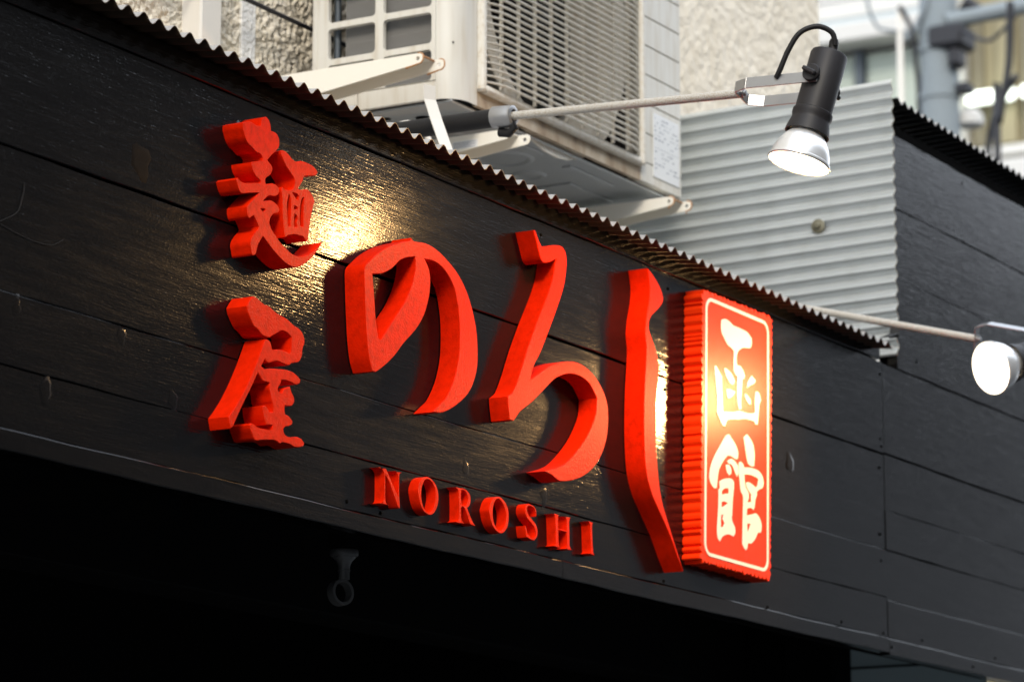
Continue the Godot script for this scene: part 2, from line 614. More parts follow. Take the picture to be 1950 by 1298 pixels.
func _ready() -> void:
	rng.seed = 4711
	var camera := Camera3D.new()
	camera.name = "camera"
	add_child(camera)
	camera.transform = Transform3D(Basis(Vector3(0.498321, 0, 0.866993), Vector3(-0.171369, 0.980271, 0.098498), Vector3(-0.849888, -0.197659, 0.488489)), Vector3(-4.671532, 1.55, 2.878226)).orthonormalized()
	var attributes := CameraAttributesPhysical.new()
	attributes.frustum_focal_length = 117.47
	attributes.frustum_focus_distance = 5.45
	attributes.exposure_aperture = 6.3
	camera.attributes = attributes
	camera.keep_aspect = Camera3D.KEEP_HEIGHT
	camera.fov = 11.6658
	camera.near = 0.05
	camera.far = 400.0
	camera.current = true
	var world := WorldEnvironment.new()
	world.name = "world"
	var air := Environment.new()
	air.background_mode = Environment.BG_SKY
	var cover := ProceduralSkyMaterial.new()
	cover.sky_top_color = Color(0.80, 0.84, 0.90)
	cover.sky_horizon_color = Color(0.86, 0.88, 0.90)
	cover.ground_bottom_color = Color(0.25, 0.25, 0.25)
	cover.ground_horizon_color = Color(0.5, 0.5, 0.5)
	cover.sky_curve = 0.3
	cover.sky_energy_multiplier = 1.0
	air.sky = Sky.new()
	air.sky.sky_material = cover
	air.background_energy_multiplier = 2.1
	air.tonemap_mode = Environment.TONE_MAPPER_LINEAR
	air.tonemap_exposure = 1.5
	air.sdfgi_enabled = true
	air.ssao_enabled = true
	air.ssil_enabled = true
	world.environment = air
	add_child(world)
	var sun := DirectionalLight3D.new()
	sun.name = "veiled_sun"
	add_child(sun)
	sun.look_at_from_position(Vector3(-8, 8.5, 4.5), Vector3(0, 2.5, 0))
	sun.light_energy = 0.5
	sun.light_angular_distance = 14.0
	sun.light_color = Color(1.0, 0.96, 0.9)
	sun.shadow_enabled = true

	make_materials()
	build_ground()
	build_shop_front()
	build_roofs()
	build_stucco_building()
	build_street()
	build_air_conditioner()
	build_brackets()
	build_letters()
	build_sign_board()
	build_spotlights()
	build_small_things()


func build_ground() -> void:
	var s := Shape.new()
	s.quad(Vector3(-80, 0, -80), Vector3(120, 0, -80), Vector3(120, 0, 80), Vector3(-80, 0, 80), Vector3.UP)
	var g := put("street_ground", s, M.asphalt, self)
	g.set_meta("kind", "structure")
	tag(g, "grey asphalt street running past the black shop front", "street")


func build_shop_front() -> void:
	var f := thing("plank_shop_front", "black painted plank fascia carrying the red letters, below the brown corrugated eave", "shop front", Vector3(-0.5, 2.312, 0))
	var o := -f.position
	for r in [[2.7485, 2.9525, 0.0, 0.0012], [2.5375, 2.7452, -0.0012, 0.0012], [2.4332, 2.5366, 0.0004, 0.0008], [2.3452, 2.4326, 0.0, 0.0008]]:
		put("plank", plank(-2.8, 1.966, r[0], r[1], r[2], r[3]), M.plank, f, o)
	put("top_batten", plank(-2.8, 1.95, 2.9535, 2.99, 0.003, 0.0015), M.plank, f, o)
	for r in [[-2.8, 0.512], [0.5135, 1.966]]:
		put("bottom_trim", plank(r[0], r[1], 2.3125, 2.3445, 0.0035, 0.0016), M.plank, f, o)
	var back := Shape.new()
	back.box(Vector3(-2.8, 2.3135, -0.045), Vector3(1.966, 2.985, -0.0245), 0.001)
	put("backing_board", back, M.hole, f, o)
	var w := thing("plank_side_front", "taller black plank wall beyond the grey corrugated sheet, under the black eave", "wall", Vector3(3.5, 2.312, 0))
	o = -w.position
	for r in [[2.3455, 2.428, 0.001, 1.9685], [2.4295, 2.5365, -0.001, 1.9685], [2.5385, 2.6245, 0.0005, 1.9685], [2.6265, 2.7475, -0.0005, 1.9685], [2.7515, 2.9495, 0.0, 1.9685], [2.9525, 3.1585, 0.001, 2.052], [3.1605, 3.32, -0.0005, 2.052], [3.3215, 3.488, 0.001, 2.052]]:
		put("plank", plank(r[3], 6.5, r[0] - 0.0006, r[1] + 0.0005, r[2], 0.0009), M.plank, w, o)
	put("bottom_trim", plank(1.9685, 6.5, 2.3105, 2.3445, 0.0035, 0.0016), M.plank, w, o)
	var b := Shape.new()
	b.box(Vector3(1.9685, 2.3135, -0.045), Vector3(6.5, 2.95, -0.0265), 0.001)
	b.box(Vector3(2.055, 2.9502, -0.045), Vector3(6.5, 3.52, -0.0265), 0.001)
	b.box(Vector3(2.055, 3.4895, -0.026), Vector3(6.5, 3.52, -0.012), 0.001)
	put("backing_board", b, M.hole, w, o)
	# nail heads
	var nail := Shape.new()
	nail.lathe([Vector2(0.0034, -0.002), Vector2(0.0034, 0.0006), Vector2(0.0022, 0.0014), Vector2(0, 0.0015)], Vector3.ZERO, Vector3(0, 0, 1), 10)
	var head := nail.mesh(M.hole)
	for p in [Vector2(1.954, 2.924), Vector2(1.95, 2.779), Vector2(1.954, 2.763), Vector2(1.943, 2.715), Vector2(1.938, 2.568), Vector2(1.938, 2.51), Vector2(1.725, 2.356), Vector2(1.943, 2.354), Vector2(0.941, 2.923), Vector2(0.929, 2.767), Vector2(0.926, 2.723), Vector2(0.915, 2.513), Vector2(0.912, 2.352), Vector2(1.366, 2.35), Vector2(0.441, 2.928), Vector2(-0.198, 2.358), Vector2(-0.096, 2.352)]:
		put_mesh("nail", head, f, Vector3(p.x, p.y, 0.0002) - f.position)
	for p in [Vector2(2.153, 2.358), Vector2(1.978, 2.327), Vector2(2.439, 2.325), Vector2(2.583, 2.358), Vector2(2.462, 3.465), Vector2(2.16, 2.986), Vector2(2.9, 2.73)]:
		put_mesh("nail", head, w, Vector3(p.x, p.y, 0.001 if p.y > 2.345 else 0.0037) - w.position)
	# knots standing a little proud of the wood
	for p in [Vector3(-0.773, 2.793, 1.5), Vector3(-0.812, 2.521, 0.8), Vector3(-0.987, 2.411, 1.0), Vector3(-0.681, 2.448, 0.9), Vector3(0.176, 2.466, 0.8), Vector3(0.449, 2.452, 0.9), Vector3(1.484, 2.661, 1.0), Vector3(-1.058, 2.52, 0.8), Vector3(-0.52, 2.9, 0.7)]:
		var k := Shape.new()
		var r: float = 0.012 * p.z
		k.lathe([Vector2(r * 1.5, -0.0006), Vector2(r * 1.15, 0.00005), Vector2(r * 0.95, 0.0003), Vector2(r * 0.7, 0.0001), Vector2(r * 0.45, 0.0003), Vector2(0, 0.0002)], Vector3.ZERO, Vector3(0, 0, 1), 14, 80.0)
		for i in k.v.size():
			var q := k.v[i]
			var bump := 1.0 + 0.22 * sin(q.angle_to(Vector3.RIGHT) * 3.0 + p.x * 9.0 + signf(q.y))
			k.v[i] = Vector3(q.x * bump * 0.9, q.y * bump * 1.15, q.z)
		put("knot", k, M.plank if p.z < 1.4 else M.knot, f, Vector3(p.x, p.y, 0.0004) - f.position)
	for path in [[Vector3(-1.1, 2.634, 0.0), Vector3(-1.062, 2.655, 0.0), Vector3(-1.05, 2.682, 0.0), Vector3(-1.047, 2.7, 0.0)], [Vector3(-1.1, 2.631, 0.0), Vector3(-1.04, 2.622, 0.0), Vector3(-0.985, 2.623, 0.0), Vector3(-0.955, 2.637, 0.0)]]:
		var sc := Shape.new()
		sc.tube(curve(path), 0.0005, 5)
		put("scratch", sc, M.scratch, f, -f.position)
	# the dark recess under the fascia
	var r := thing("dark_recess", "unlit black ceiling and back wall of the shop entrance under the fascia", "entrance", Vector3(0, 0, -1.5))
	o = -r.position
	for k in 5:
		var s := Shape.new()
		s.box(Vector3(-3.5, 2.5, -0.045 - 0.31 * (k + 1) + 0.004), Vector3(2.6, 2.52, -0.045 - 0.31 * k), 0.003)
		put("ceiling_board", s, M.black, r, o)
	var s := Shape.new()
	s.box(Vector3(-3.5, 0, -1.7), Vector3(2.6, 2.499, -1.6), 0.002)
	put("back_wall", s, M.black, r, o)
	s = Shape.new()
	s.box(Vector3(-3.5, 2.3, -0.72), Vector3(2.5, 2.498, -0.6), 0.004)
	put("cross_beam", s, M.black, r, o)
	s = Shape.new()
	s.box(Vector3(-3.6, 0, -1.6), Vector3(-3.5, 2.52, -0.05), 0.002)
	put("end_wall", s, M.black, r, o)
	s = Shape.new()
	s.box(Vector3(2.604, 0, -1.7), Vector3(2.7, 2.56, -0.43), 0.002)
	put("end_wall", s, M.black, r, o)
	s = Shape.new()
	s.box(Vector3(2.5, 0, -0.5), Vector3(2.6, 2.499, -0.37), 0.004)
	put("post", s, M.black, r, o)
	var p := thing("frosted_side_panel", "pale blue grey panel closing the far end of the dark shop entrance", "panel", Vector3(2.6, 0, -0.2))
	s = Shape.new()
	s.quad(Vector3(2.605, 0, -0.42), Vector3(2.605, 0, -0.03), Vector3(2.605, 2.56, -0.03), Vector3(2.605, 2.56, -0.42), Vector3(-1, 0, 0))
	put("sheet", s, M.frosted, p, -p.position)
	s = Shape.new()
	s.box(Vector3(2.596, 2.352, -0.42), Vector3(2.604, 2.357, -0.16), 0.0005)
	put("seam_strip", s, M.hole, p, -p.position)


func build_roofs() -> void:
	var e := corrugated(Vector3(-2.8, 3.007, 0.05), Vector3(1, -0.007, 0).normalized(), 4.72, Vector3(0, 0.11, -0.89), Vector3.UP, 0.039, 0.0062, 0.0012, M.sheet_top, M.sheet_under, 0.0, 0.0007)
	var a := put_mesh("corrugated_eave", e, self)
	tag(a, "brown corrugated roof sheet whose wavy edge overhangs the black planks", "roof sheet")
	e = corrugated(Vector3(2.0515, 3.567, 0.016), Vector3(1, -0.013, 0).normalized(), 4.4, Vector3(0, -0.035, -0.95), Vector3.UP, 0.039, 0.0062, 0.0012, M.sheet_top, M.black_sheet, 1.0, 0.0005)
	a = put_mesh("black_corrugated_eave", e, self)
	tag(a, "black corrugated roof edge along the top of the taller plank wall", "roof sheet")
	var p := thing("corrugated_side_sheet", "grey galvanised sheet with level corrugations beside the air conditioner", "metal sheet", Vector3(2.045, 3.0, 0))
	var m := corrugated(Vector3(2.045, 2.98, 0.006), Vector3.UP, 0.636, Vector3(0, -0.022, -1.0), Vector3(-1, 0, 0), 0.0326, 0.0062, 0.0012, M.galvanised, M.sheet_edge, 0.6, 0.0006)
	put_mesh("sheet", m, p, -p.position)
	var s := Shape.new()
	s.lathe([Vector2(0.016, -0.001), Vector2(0.0165, 0.003), Vector2(0.012, 0.0045), Vector2(0.008, 0.005), Vector2(0.0075, 0.009), Vector2(0.005, 0.0115), Vector2(0, 0.012)], Vector3(2.0395, 3.295, -0.1794), Vector3(-1, 0, 0), 18)
	put("roofing_screw", s, M.rust_screw, p, -p.position)
	s = Shape.new()
	s.box(Vector3(2.02, 3.0, -0.012), Vector3(2.05, 3.006, 0.02), 0.001, Transform3D(Basis(Vector3(0, 0, 1), 0.3), Vector3(0.86, -0.6, 0)))
	var b := thing("eave_tab", "small bent dark metal tab at the end of the brown corrugated eave", "flashing", Vector3(1.93, 3.0, 0.03))
	s = Shape.new()
	s.box(Vector3(-0.03, 0.002, -0.004), Vector3(0.02, 0.0035, 0.02), 0.0004, Transform3D(Basis(Vector3(0, 0, 1), 0.35)))
	s.box(Vector3(0.018, 0.004, -0.004), Vector3(0.0195, 0.03, 0.02), 0.0004, Transform3D(Basis(Vector3(0, 0, 1), -0.25)))
	put("bent_strip", s, M.black_sheet, b)


func build_stucco_building() -> void:
	var b := thing("stucco_building", "beige rough stucco building wall rising behind the air conditioner", "building", Vector3(0.5, 0, -0.85))
	var o := -b.position
	var s := Shape.new()
	var lumps := noise(1.0, 3, FastNoiseLite.TYPE_SIMPLEX_SMOOTH, 61)
	# close to the camera the thrown plaster is modelled
	var x0 := -0.3
	var x1 := 1.35
	var y0 := 3.25
	var y1 := 4.1
	var step := 0.004
	var nx := int((x1 - x0) / step)
	var ny := int((y1 - y0) / step)
	var grid: Array[PackedVector3Array] = []
	for j in ny + 1:
		var row := PackedVector3Array()
		for i in nx + 1:
			var x := x0 + i * step
			var y := y0 + j * step
			var d := lumps.get_noise_2d(x * 52.0, y * 52.0)
			d = 0.0042 * smoothstep(-0.3, 0.35, d) + 0.002 * lumps.get_noise_2d(x * 18.0 + 9.0, y * 18.0)
			if i == 0 or j == 0 or i == nx or j == ny:
				d = 0.0
			row.append(Vector3(x, y, -0.85 + d))
		grid.append(row)
	for j in ny:
		for i in nx:
			var q := [grid[j][i], grid[j][i + 1], grid[j + 1][i + 1], grid[j + 1][i]]
			var ns: Array[Vector3] = []
			for k in [[0, 0], [1, 0], [1, 1], [0, 1]]:
				var ii: int = i + k[0]
				var jj: int = j + k[1]
				var dx := (grid[jj][mini(ii + 1, nx)].z - grid[jj][maxi(ii - 1, 0)].z) / (2.0 * step)
				var dy := (grid[mini(jj + 1, ny)][ii].z - grid[maxi(jj - 1, 0)][ii].z) / (2.0 * step)
				ns.append(Vector3(-dx, -dy, 1).normalized())
			s.quad_n(q[0], q[1], q[2], q[3], ns[0], ns[1], ns[2], ns[3])
	put("rough_wall", s, M.stucco, b, o)
	s = Shape.new()
	# the rest of the front, in flat fields round the lumpy one
	for r in [[-5.0, x0, 2.56, 8.0], [x0, x1, 2.56, y0], [x0, x1, y1, 8.0], [x1, 3.54, 2.56, 8.0]]:
		s.quad(Vector3(r[0], r[2], -0.85), Vector3(r[1], r[2], -0.85), Vector3(r[1], r[3], -0.85), Vector3(r[0], r[3], -0.85), Vector3(0, 0, 1))
	s.quad(Vector3(3.54, 0, -0.85), Vector3(3.54, 0, -5.5), Vector3(3.54, 8, -5.5), Vector3(3.54, 8, -0.85), Vector3(1, 0, 0))
	s.quad(Vector3(-5, 0, -0.85), Vector3(-5, 0, -5.5), Vector3(-5, 8, -5.5), Vector3(-5, 8, -0.85), Vector3(-1, 0, 0))
	s.quad(Vector3(-5, 8, -0.85), Vector3(3.54, 8, -0.85), Vector3(3.54, 8, -5.5), Vector3(-5, 8, -5.5), Vector3.UP)
	s.quad(Vector3(-5, 0, -5.5), Vector3(3.54, 0, -5.5), Vector3(3.54, 8, -5.5), Vector3(-5, 8, -5.5), Vector3(0, 0, -1))
	put("wall", s, M.stucco_even, b, o)
	s = Shape.new()
	s.box(Vector3(0.7, 3.0, -0.85), Vector3(0.75, 6.0, -0.8425), 0.001)
	put("white_painted_stripe", s, M.stucco_white, b, o)
	var d := thing("downpipe_cover", "square cream downpipe running up the stucco wall", "pipe", Vector3(0.535, 3.0, -0.82))
	s = Shape.new()
	s.box(Vector3(0.498, 2.6, -0.85), Vector3(0.57, 6.0, -0.80), 0.004)
	put("pipe", s, M.pvc, d, -d.position)
	s = Shape.new()
	s.box(Vector3(0.493, 3.62, -0.85), Vector3(0.575, 3.66, -0.797), 0.003)
	put("clip", s, M.pvc, d, -d.position)
	var c := Shape.new()
	var path: Array[Vector3] = []
	for i in 30:
		var x := lerpf(-1.5, 1.2, i / 29.0)
		path.append(Vector3(x, 3.552 + 0.03 * pow((x - 0.75) / 2.0, 2.0) - 0.004 * (x - 0.7), -0.8))
	c.tube(path, 0.0048, 8)
	var w := put("black_cable", c, M.cable, self)
	tag(w, "black cable stretched across the beige stucco to the air conditioner", "cable")


func build_street() -> void:
	var b := thing("pale_far_building", "blurred pale building with ledge and a greenish window behind the utility pole", "building", Vector3(20, 0, -9))
	var o := -b.position
	var s := Shape.new()
	for k in 14:
		s.box(Vector3(20, 9.72 + k * 0.16, -14), Vector3(21, 9.72 + k * 0.16 + 0.152, -7.16), 0.01)
	put("tiled_wall", s, M.pale_wall, b, o)
	s = Shape.new()
	s.box(Vector3(20.01, 9.62, -14), Vector3(21, 9.715, -7.16), 0.004)
	put("grey_band", s, M.grey_band, b, o)
	s = Shape.new()
	s.box(Vector3(19.8, 9.46, -14), Vector3(21, 9.615, -7.16), 0.01)
	put("ledge", s, M.pale_wall, b, o)
	s = Shape.new()
	s.box(Vector3(20.2, 0, -14), Vector3(21, 9.455, -7.16), 0.01)
	put("wall", s, M.pale_wall, b, o)
	for r in [[-8.9, -8.04], [-7.95, -7.22]]:
		s = Shape.new()
		s.box(Vector3(20.12, 7.9, r[0]), Vector3(20.195, 9.42, r[1]), 0.01)
		put("window", s, M.blind, b, o)
		var fr := Shape.new()
		for k in 24:
			fr.box(Vector3(20.105, 8.0 + 0.058 * k, r[0] + 0.03), Vector3(20.118, 8.0 + 0.058 * k + 0.05, r[1] - 0.03), 0.002)
		put("blind", fr, M.blind, b, o)
	s = Shape.new()
	s.box(Vector3(20.05, 7.9, -8.03), Vector3(20.19, 9.44, -7.96), 0.006)
	put("window_post", s, M.frame, b, o)
	var c := thing("olive_far_building", "blurred olive building with bright tube lights behind the utility pole", "building", Vector3(20, 0, -6))
	o = -c.position
	s = Shape.new()
	s.box(Vector3(20.4, 0, -7.15), Vector3(21.4, 13, -3), 0.02)
	put("wall", s, M.olive, c, o)
	for k in 16:
		s = Shape.new()
		var z := -7.1 + 0.22 * k
		s.box(Vector3(20.33, 8.55, z), Vector3(20.398, 9.75, z + (0.16 if k % 3 else 0.1)), 0.01)
		put("wall_panel", s, M.olive if k % 2 else M.olive_dark, c, o)
	s = Shape.new()
	s.box(Vector3(20.2, 8.42, -7.15), Vector3(20.398, 8.5, -3), 0.01)
	put("sill", s, M.pale_wall, c, o)
	s = Shape.new()
	s.box(Vector3(19.9, 7.9, -7.1), Vector3(20.39, 8.3, -3), 0.02)
	put("canopy", s, M.pale_wall, c, o)
	for r in [[-7.12, -6.87], [-6.84, -6.69], [-6.64, -6.3]]:
		var l := thing("tube_light", ["bright tube lamp nearest the utility pole on the olive building", "short bright tube lamp in the middle of the olive building's row", "bright tube lamp on the far side of the dark pipe"][[-7.12, -6.84, -6.64].find(r[0])], "lamp", Vector3(20.25, 8.94, (r[0] + r[1]) / 2.0), "tube lights on the olive building")
		s = Shape.new()
		var hl: float = (r[1] - r[0]) / 2.0
		s.box(Vector3(-0.03, -0.055, -hl), Vector3(0.03, 0.055, hl), 0.02)
		put("lamp_tube", s, M.tube_light, l)
		s = Shape.new()
		s.box(Vector3(0.031, -0.03, -hl), Vector3(0.078, 0.03, hl), 0.004)
		put("lamp_bracket", s, M.olive_dark, l)
		var glow := OmniLight3D.new()
		glow.name = "lamp_light"
		glow.light_energy = 0.02
		glow.light_size = 0.05
		glow.omni_range = 6.0
		glow.omni_attenuation = 2.0
		glow.shadow_enabled = true
		glow.light_color = Color(0.95, 1.0, 0.94)
		glow.position = Vector3(-0.06, 0, 0)
		l.add_child(glow)
	# utility pole
	var p := thing("utility_pole", "blurred grey concrete utility pole with crossarm and cables", "utility pole", Vector3(13.336, 0, -4.512))
	s = Shape.new()
	s.lathe([Vector2(0.15, 0), Vector2(0.118, 6.0), Vector2(0.105, 10.0), Vector2(0, 10.0)], Vector3.ZERO, Vector3.UP, 28)
	put("pole", s, M.concrete, p)
	s = Shape.new()
	s.tube([Vector3(-0.07, 7.37, 0.08), Vector3(0.3, 7.53, 0.82)], 0.05, 14)
	put("crossarm", s, M.concrete, p)
	s = Shape.new()
	s.box(Vector3(-0.14, 7.2, -0.02), Vector3(0.1, 7.34, 0.2), 0.02)
	s.box(Vector3(-0.12, 7.08, 0.1), Vector3(0.02, 7.2, 0.17), 0.02)
	put("dark_clamp", s, M.cable, p)
	for y in [6.93, 7.22, 6.62]:
		s = Shape.new()
		s.lathe([Vector2(0.114, -0.02), Vector2(0.126, -0.018), Vector2(0.126, 0.018), Vector2(0.114, 0.02)], Vector3(0, y, 0), Vector3.UP, 24)
		put("band", s, M.concrete, p)
	s = Shape.new()
	s.box(Vector3(-0.06, 6.93, 0.12), Vector3(0.06, 6.99, 0.2), 0.01)
	put("step_bolt", s, M.cable, p)
	s = Shape.new()
	s.tube([Vector3(-0.02, 7.49, 0.17), Vector3(0.05, 7.42, 0.26), Vector3(0.12, 7.44, 0.4), Vector3(0.18, 7.5, 0.52)], 0.05, 10)
	put("cable_bundle", s, M.cable, p)
	s = Shape.new()
	s.lathe([Vector2(0.0, 0.07), Vector2(0.05, 0.06), Vector2(0.08, 0.03), Vector2(0.085, -0.03), Vector2(0.06, -0.045), Vector2(0, -0.05)], Vector3(0.134, 6.80, 0.133), Vector3.UP, 18)
	put("lamp_dome", s, M.pale_wall, p)
	s = Shape.new()
	s.tube(curve([Vector3(13.138, 7.47, -4.68), Vector3(13.161, 7.429, -4.659), Vector3(13.212, 7.321, -4.63), Vector3(13.251, 7.167, -4.63), Vector3(13.289, 7.012, -4.63), Vector3(13.313, 6.873, -4.64), Vector3(13.343, 6.5, -4.65), Vector3(13.343, 4.0, -4.66)]), 0.016, 8)
	var k := put("black_drop_cable", s, M.cable, self)
	tag(k, "thick black cable running down beside the utility pole", "cable")
	s = Shape.new()
	s.tube(curve([Vector3(13.0, 7.9, -4.85), Vector3(13.038, 7.506, -4.843), Vector3(13.088, 7.367, -4.813), Vector3(13.112, 7.336, -4.783), Vector3(13.177, 7.321, -4.68), Vector3(13.28, 7.33, -4.6)]), 0.011, 8)
	k = put("grey_loop_cable", s, M.grey_cable, self)
	tag(k, "thin grey cable sagging from above to the utility pole", "cable")
	s = Shape.new()
	s.tube(curve([Vector3(13.2, 7.9, -4.5), Vector3(13.214, 7.506, -4.537), Vector3(13.237, 7.383, -4.6), Vector3(13.224, 7.321, -4.63), Vector3(13.2, 7.28, -4.68)]), 0.02, 8)
	k = put("grey_pole_cable", s, M.grey_cable, self)
	tag(k, "pale grey cable curving over the front of the utility pole", "cable")
	s = Shape.new()
	s.tube(curve([Vector3(12.56, 7.2, -3.75), Vector3(12.581, 7.076, -3.764), Vector3(12.617, 6.856, -3.792), Vector3(12.632, 6.68, -3.835), Vector3(12.648, 6.534, -3.868), Vector3(12.671, 6.2, -3.9), Vector3(12.7, 0.0, -3.95)]), 0.022, 10)
	k = put("black_pipe", s, M.cable, self)
	tag(k, "black upright pipe in front of the olive building's lights", "pipe")
	s = Shape.new()
	s.tube(curve([Vector3(12.9, 6.86, -3.86), Vector3(13.1, 6.75, -4.05), Vector3(13.2, 6.6, -4.15), Vector3(13.2, 6.2, -4.2)]), 0.02, 10)
	k = put("black_branch_cable", s, M.cable, self)
	tag(k, "black cable slanting down from the upright black pipe", "cable")
	s = Shape.new()
	s.tube([Vector3(13.165, 7.46, -4.69), Vector3(13.19, 6.6, -4.7), Vector3(13.19, 0.0, -4.7)], 0.018, 8)
	k = put("pale_conduit", s, M.pvc, self)
	tag(k, "pale thin conduit standing in front of the greenish window", "pipe")
	s = Shape.new()
	s.tube(curve([Vector3(12.6, 7.12, -3.74), Vector3(12.9, 7.1, -4.0), Vector3(13.1, 7.2, -4.2), Vector3(13.34, 7.36, -4.42)]), 0.012, 8)
	k = put("slack_cable", s, M.cable, self)
	tag(k, "thin dark cable hanging between the black pipe and the utility pole", "cable")
	# the other side of the street, behind the camera
	var op := thing("opposite_building", "dark brown building across the street from the plank shop front", "building", Vector3(0, 0, 7.0))
	s = Shape.new()
	s.box(Vector3(-16, 0, 0), Vector3(OPPOSITE_END, 8.5, 5), 0.02)
	put("wall", s, M.opposite, op)
	var grey := thing("grey_street_building", "plain grey building farther along the other side of the street", "building", Vector3(22, 0, 7.5))
	s = Shape.new()
	s.box(Vector3(-22 + OPPOSITE_END + 0.3, 0, 0), Vector3(14, 9.0, 6), 0.02)
	put("wall", s, M.grey_wall, grey)
	for i in 7:
		for j in 3:
			s = Shape.new()
			s.box(Vector3(-12.5 + 3.6 * i, 0.9 + 2.8 * j, -0.05), Vector3(-10.9 + 3.6 * i, 2.3 + 2.8 * j, -0.003), 0.01)
			put("window", s, M.window, grey)
	for i in 7:
		for j in 2:
			s = Shape.new()
			s.box(Vector3(-14.5 + 3.4 * i, 1.0 + 3.0 * j, -0.06), Vector3(-12.6 + 3.4 * i, 2.6 + 3.0 * j, -0.003), 0.01)
			put("window", s, M.window, op)


const OPPOSITE_END := 10.5


func curve(p: Array) -> Array:
	var out: Array[Vector3] = []
	for i in p.size() - 1:
		var a: Vector3 = p[maxi(i - 1, 0)]
		var d: Vector3 = p[mini(i + 2, p.size() - 1)]
		for k in 5:
			out.append((p[i] as Vector3).cubic_interpolate(p[i + 1], a, d, k / 5.0))
	out.append(p[p.size() - 1])
	return out


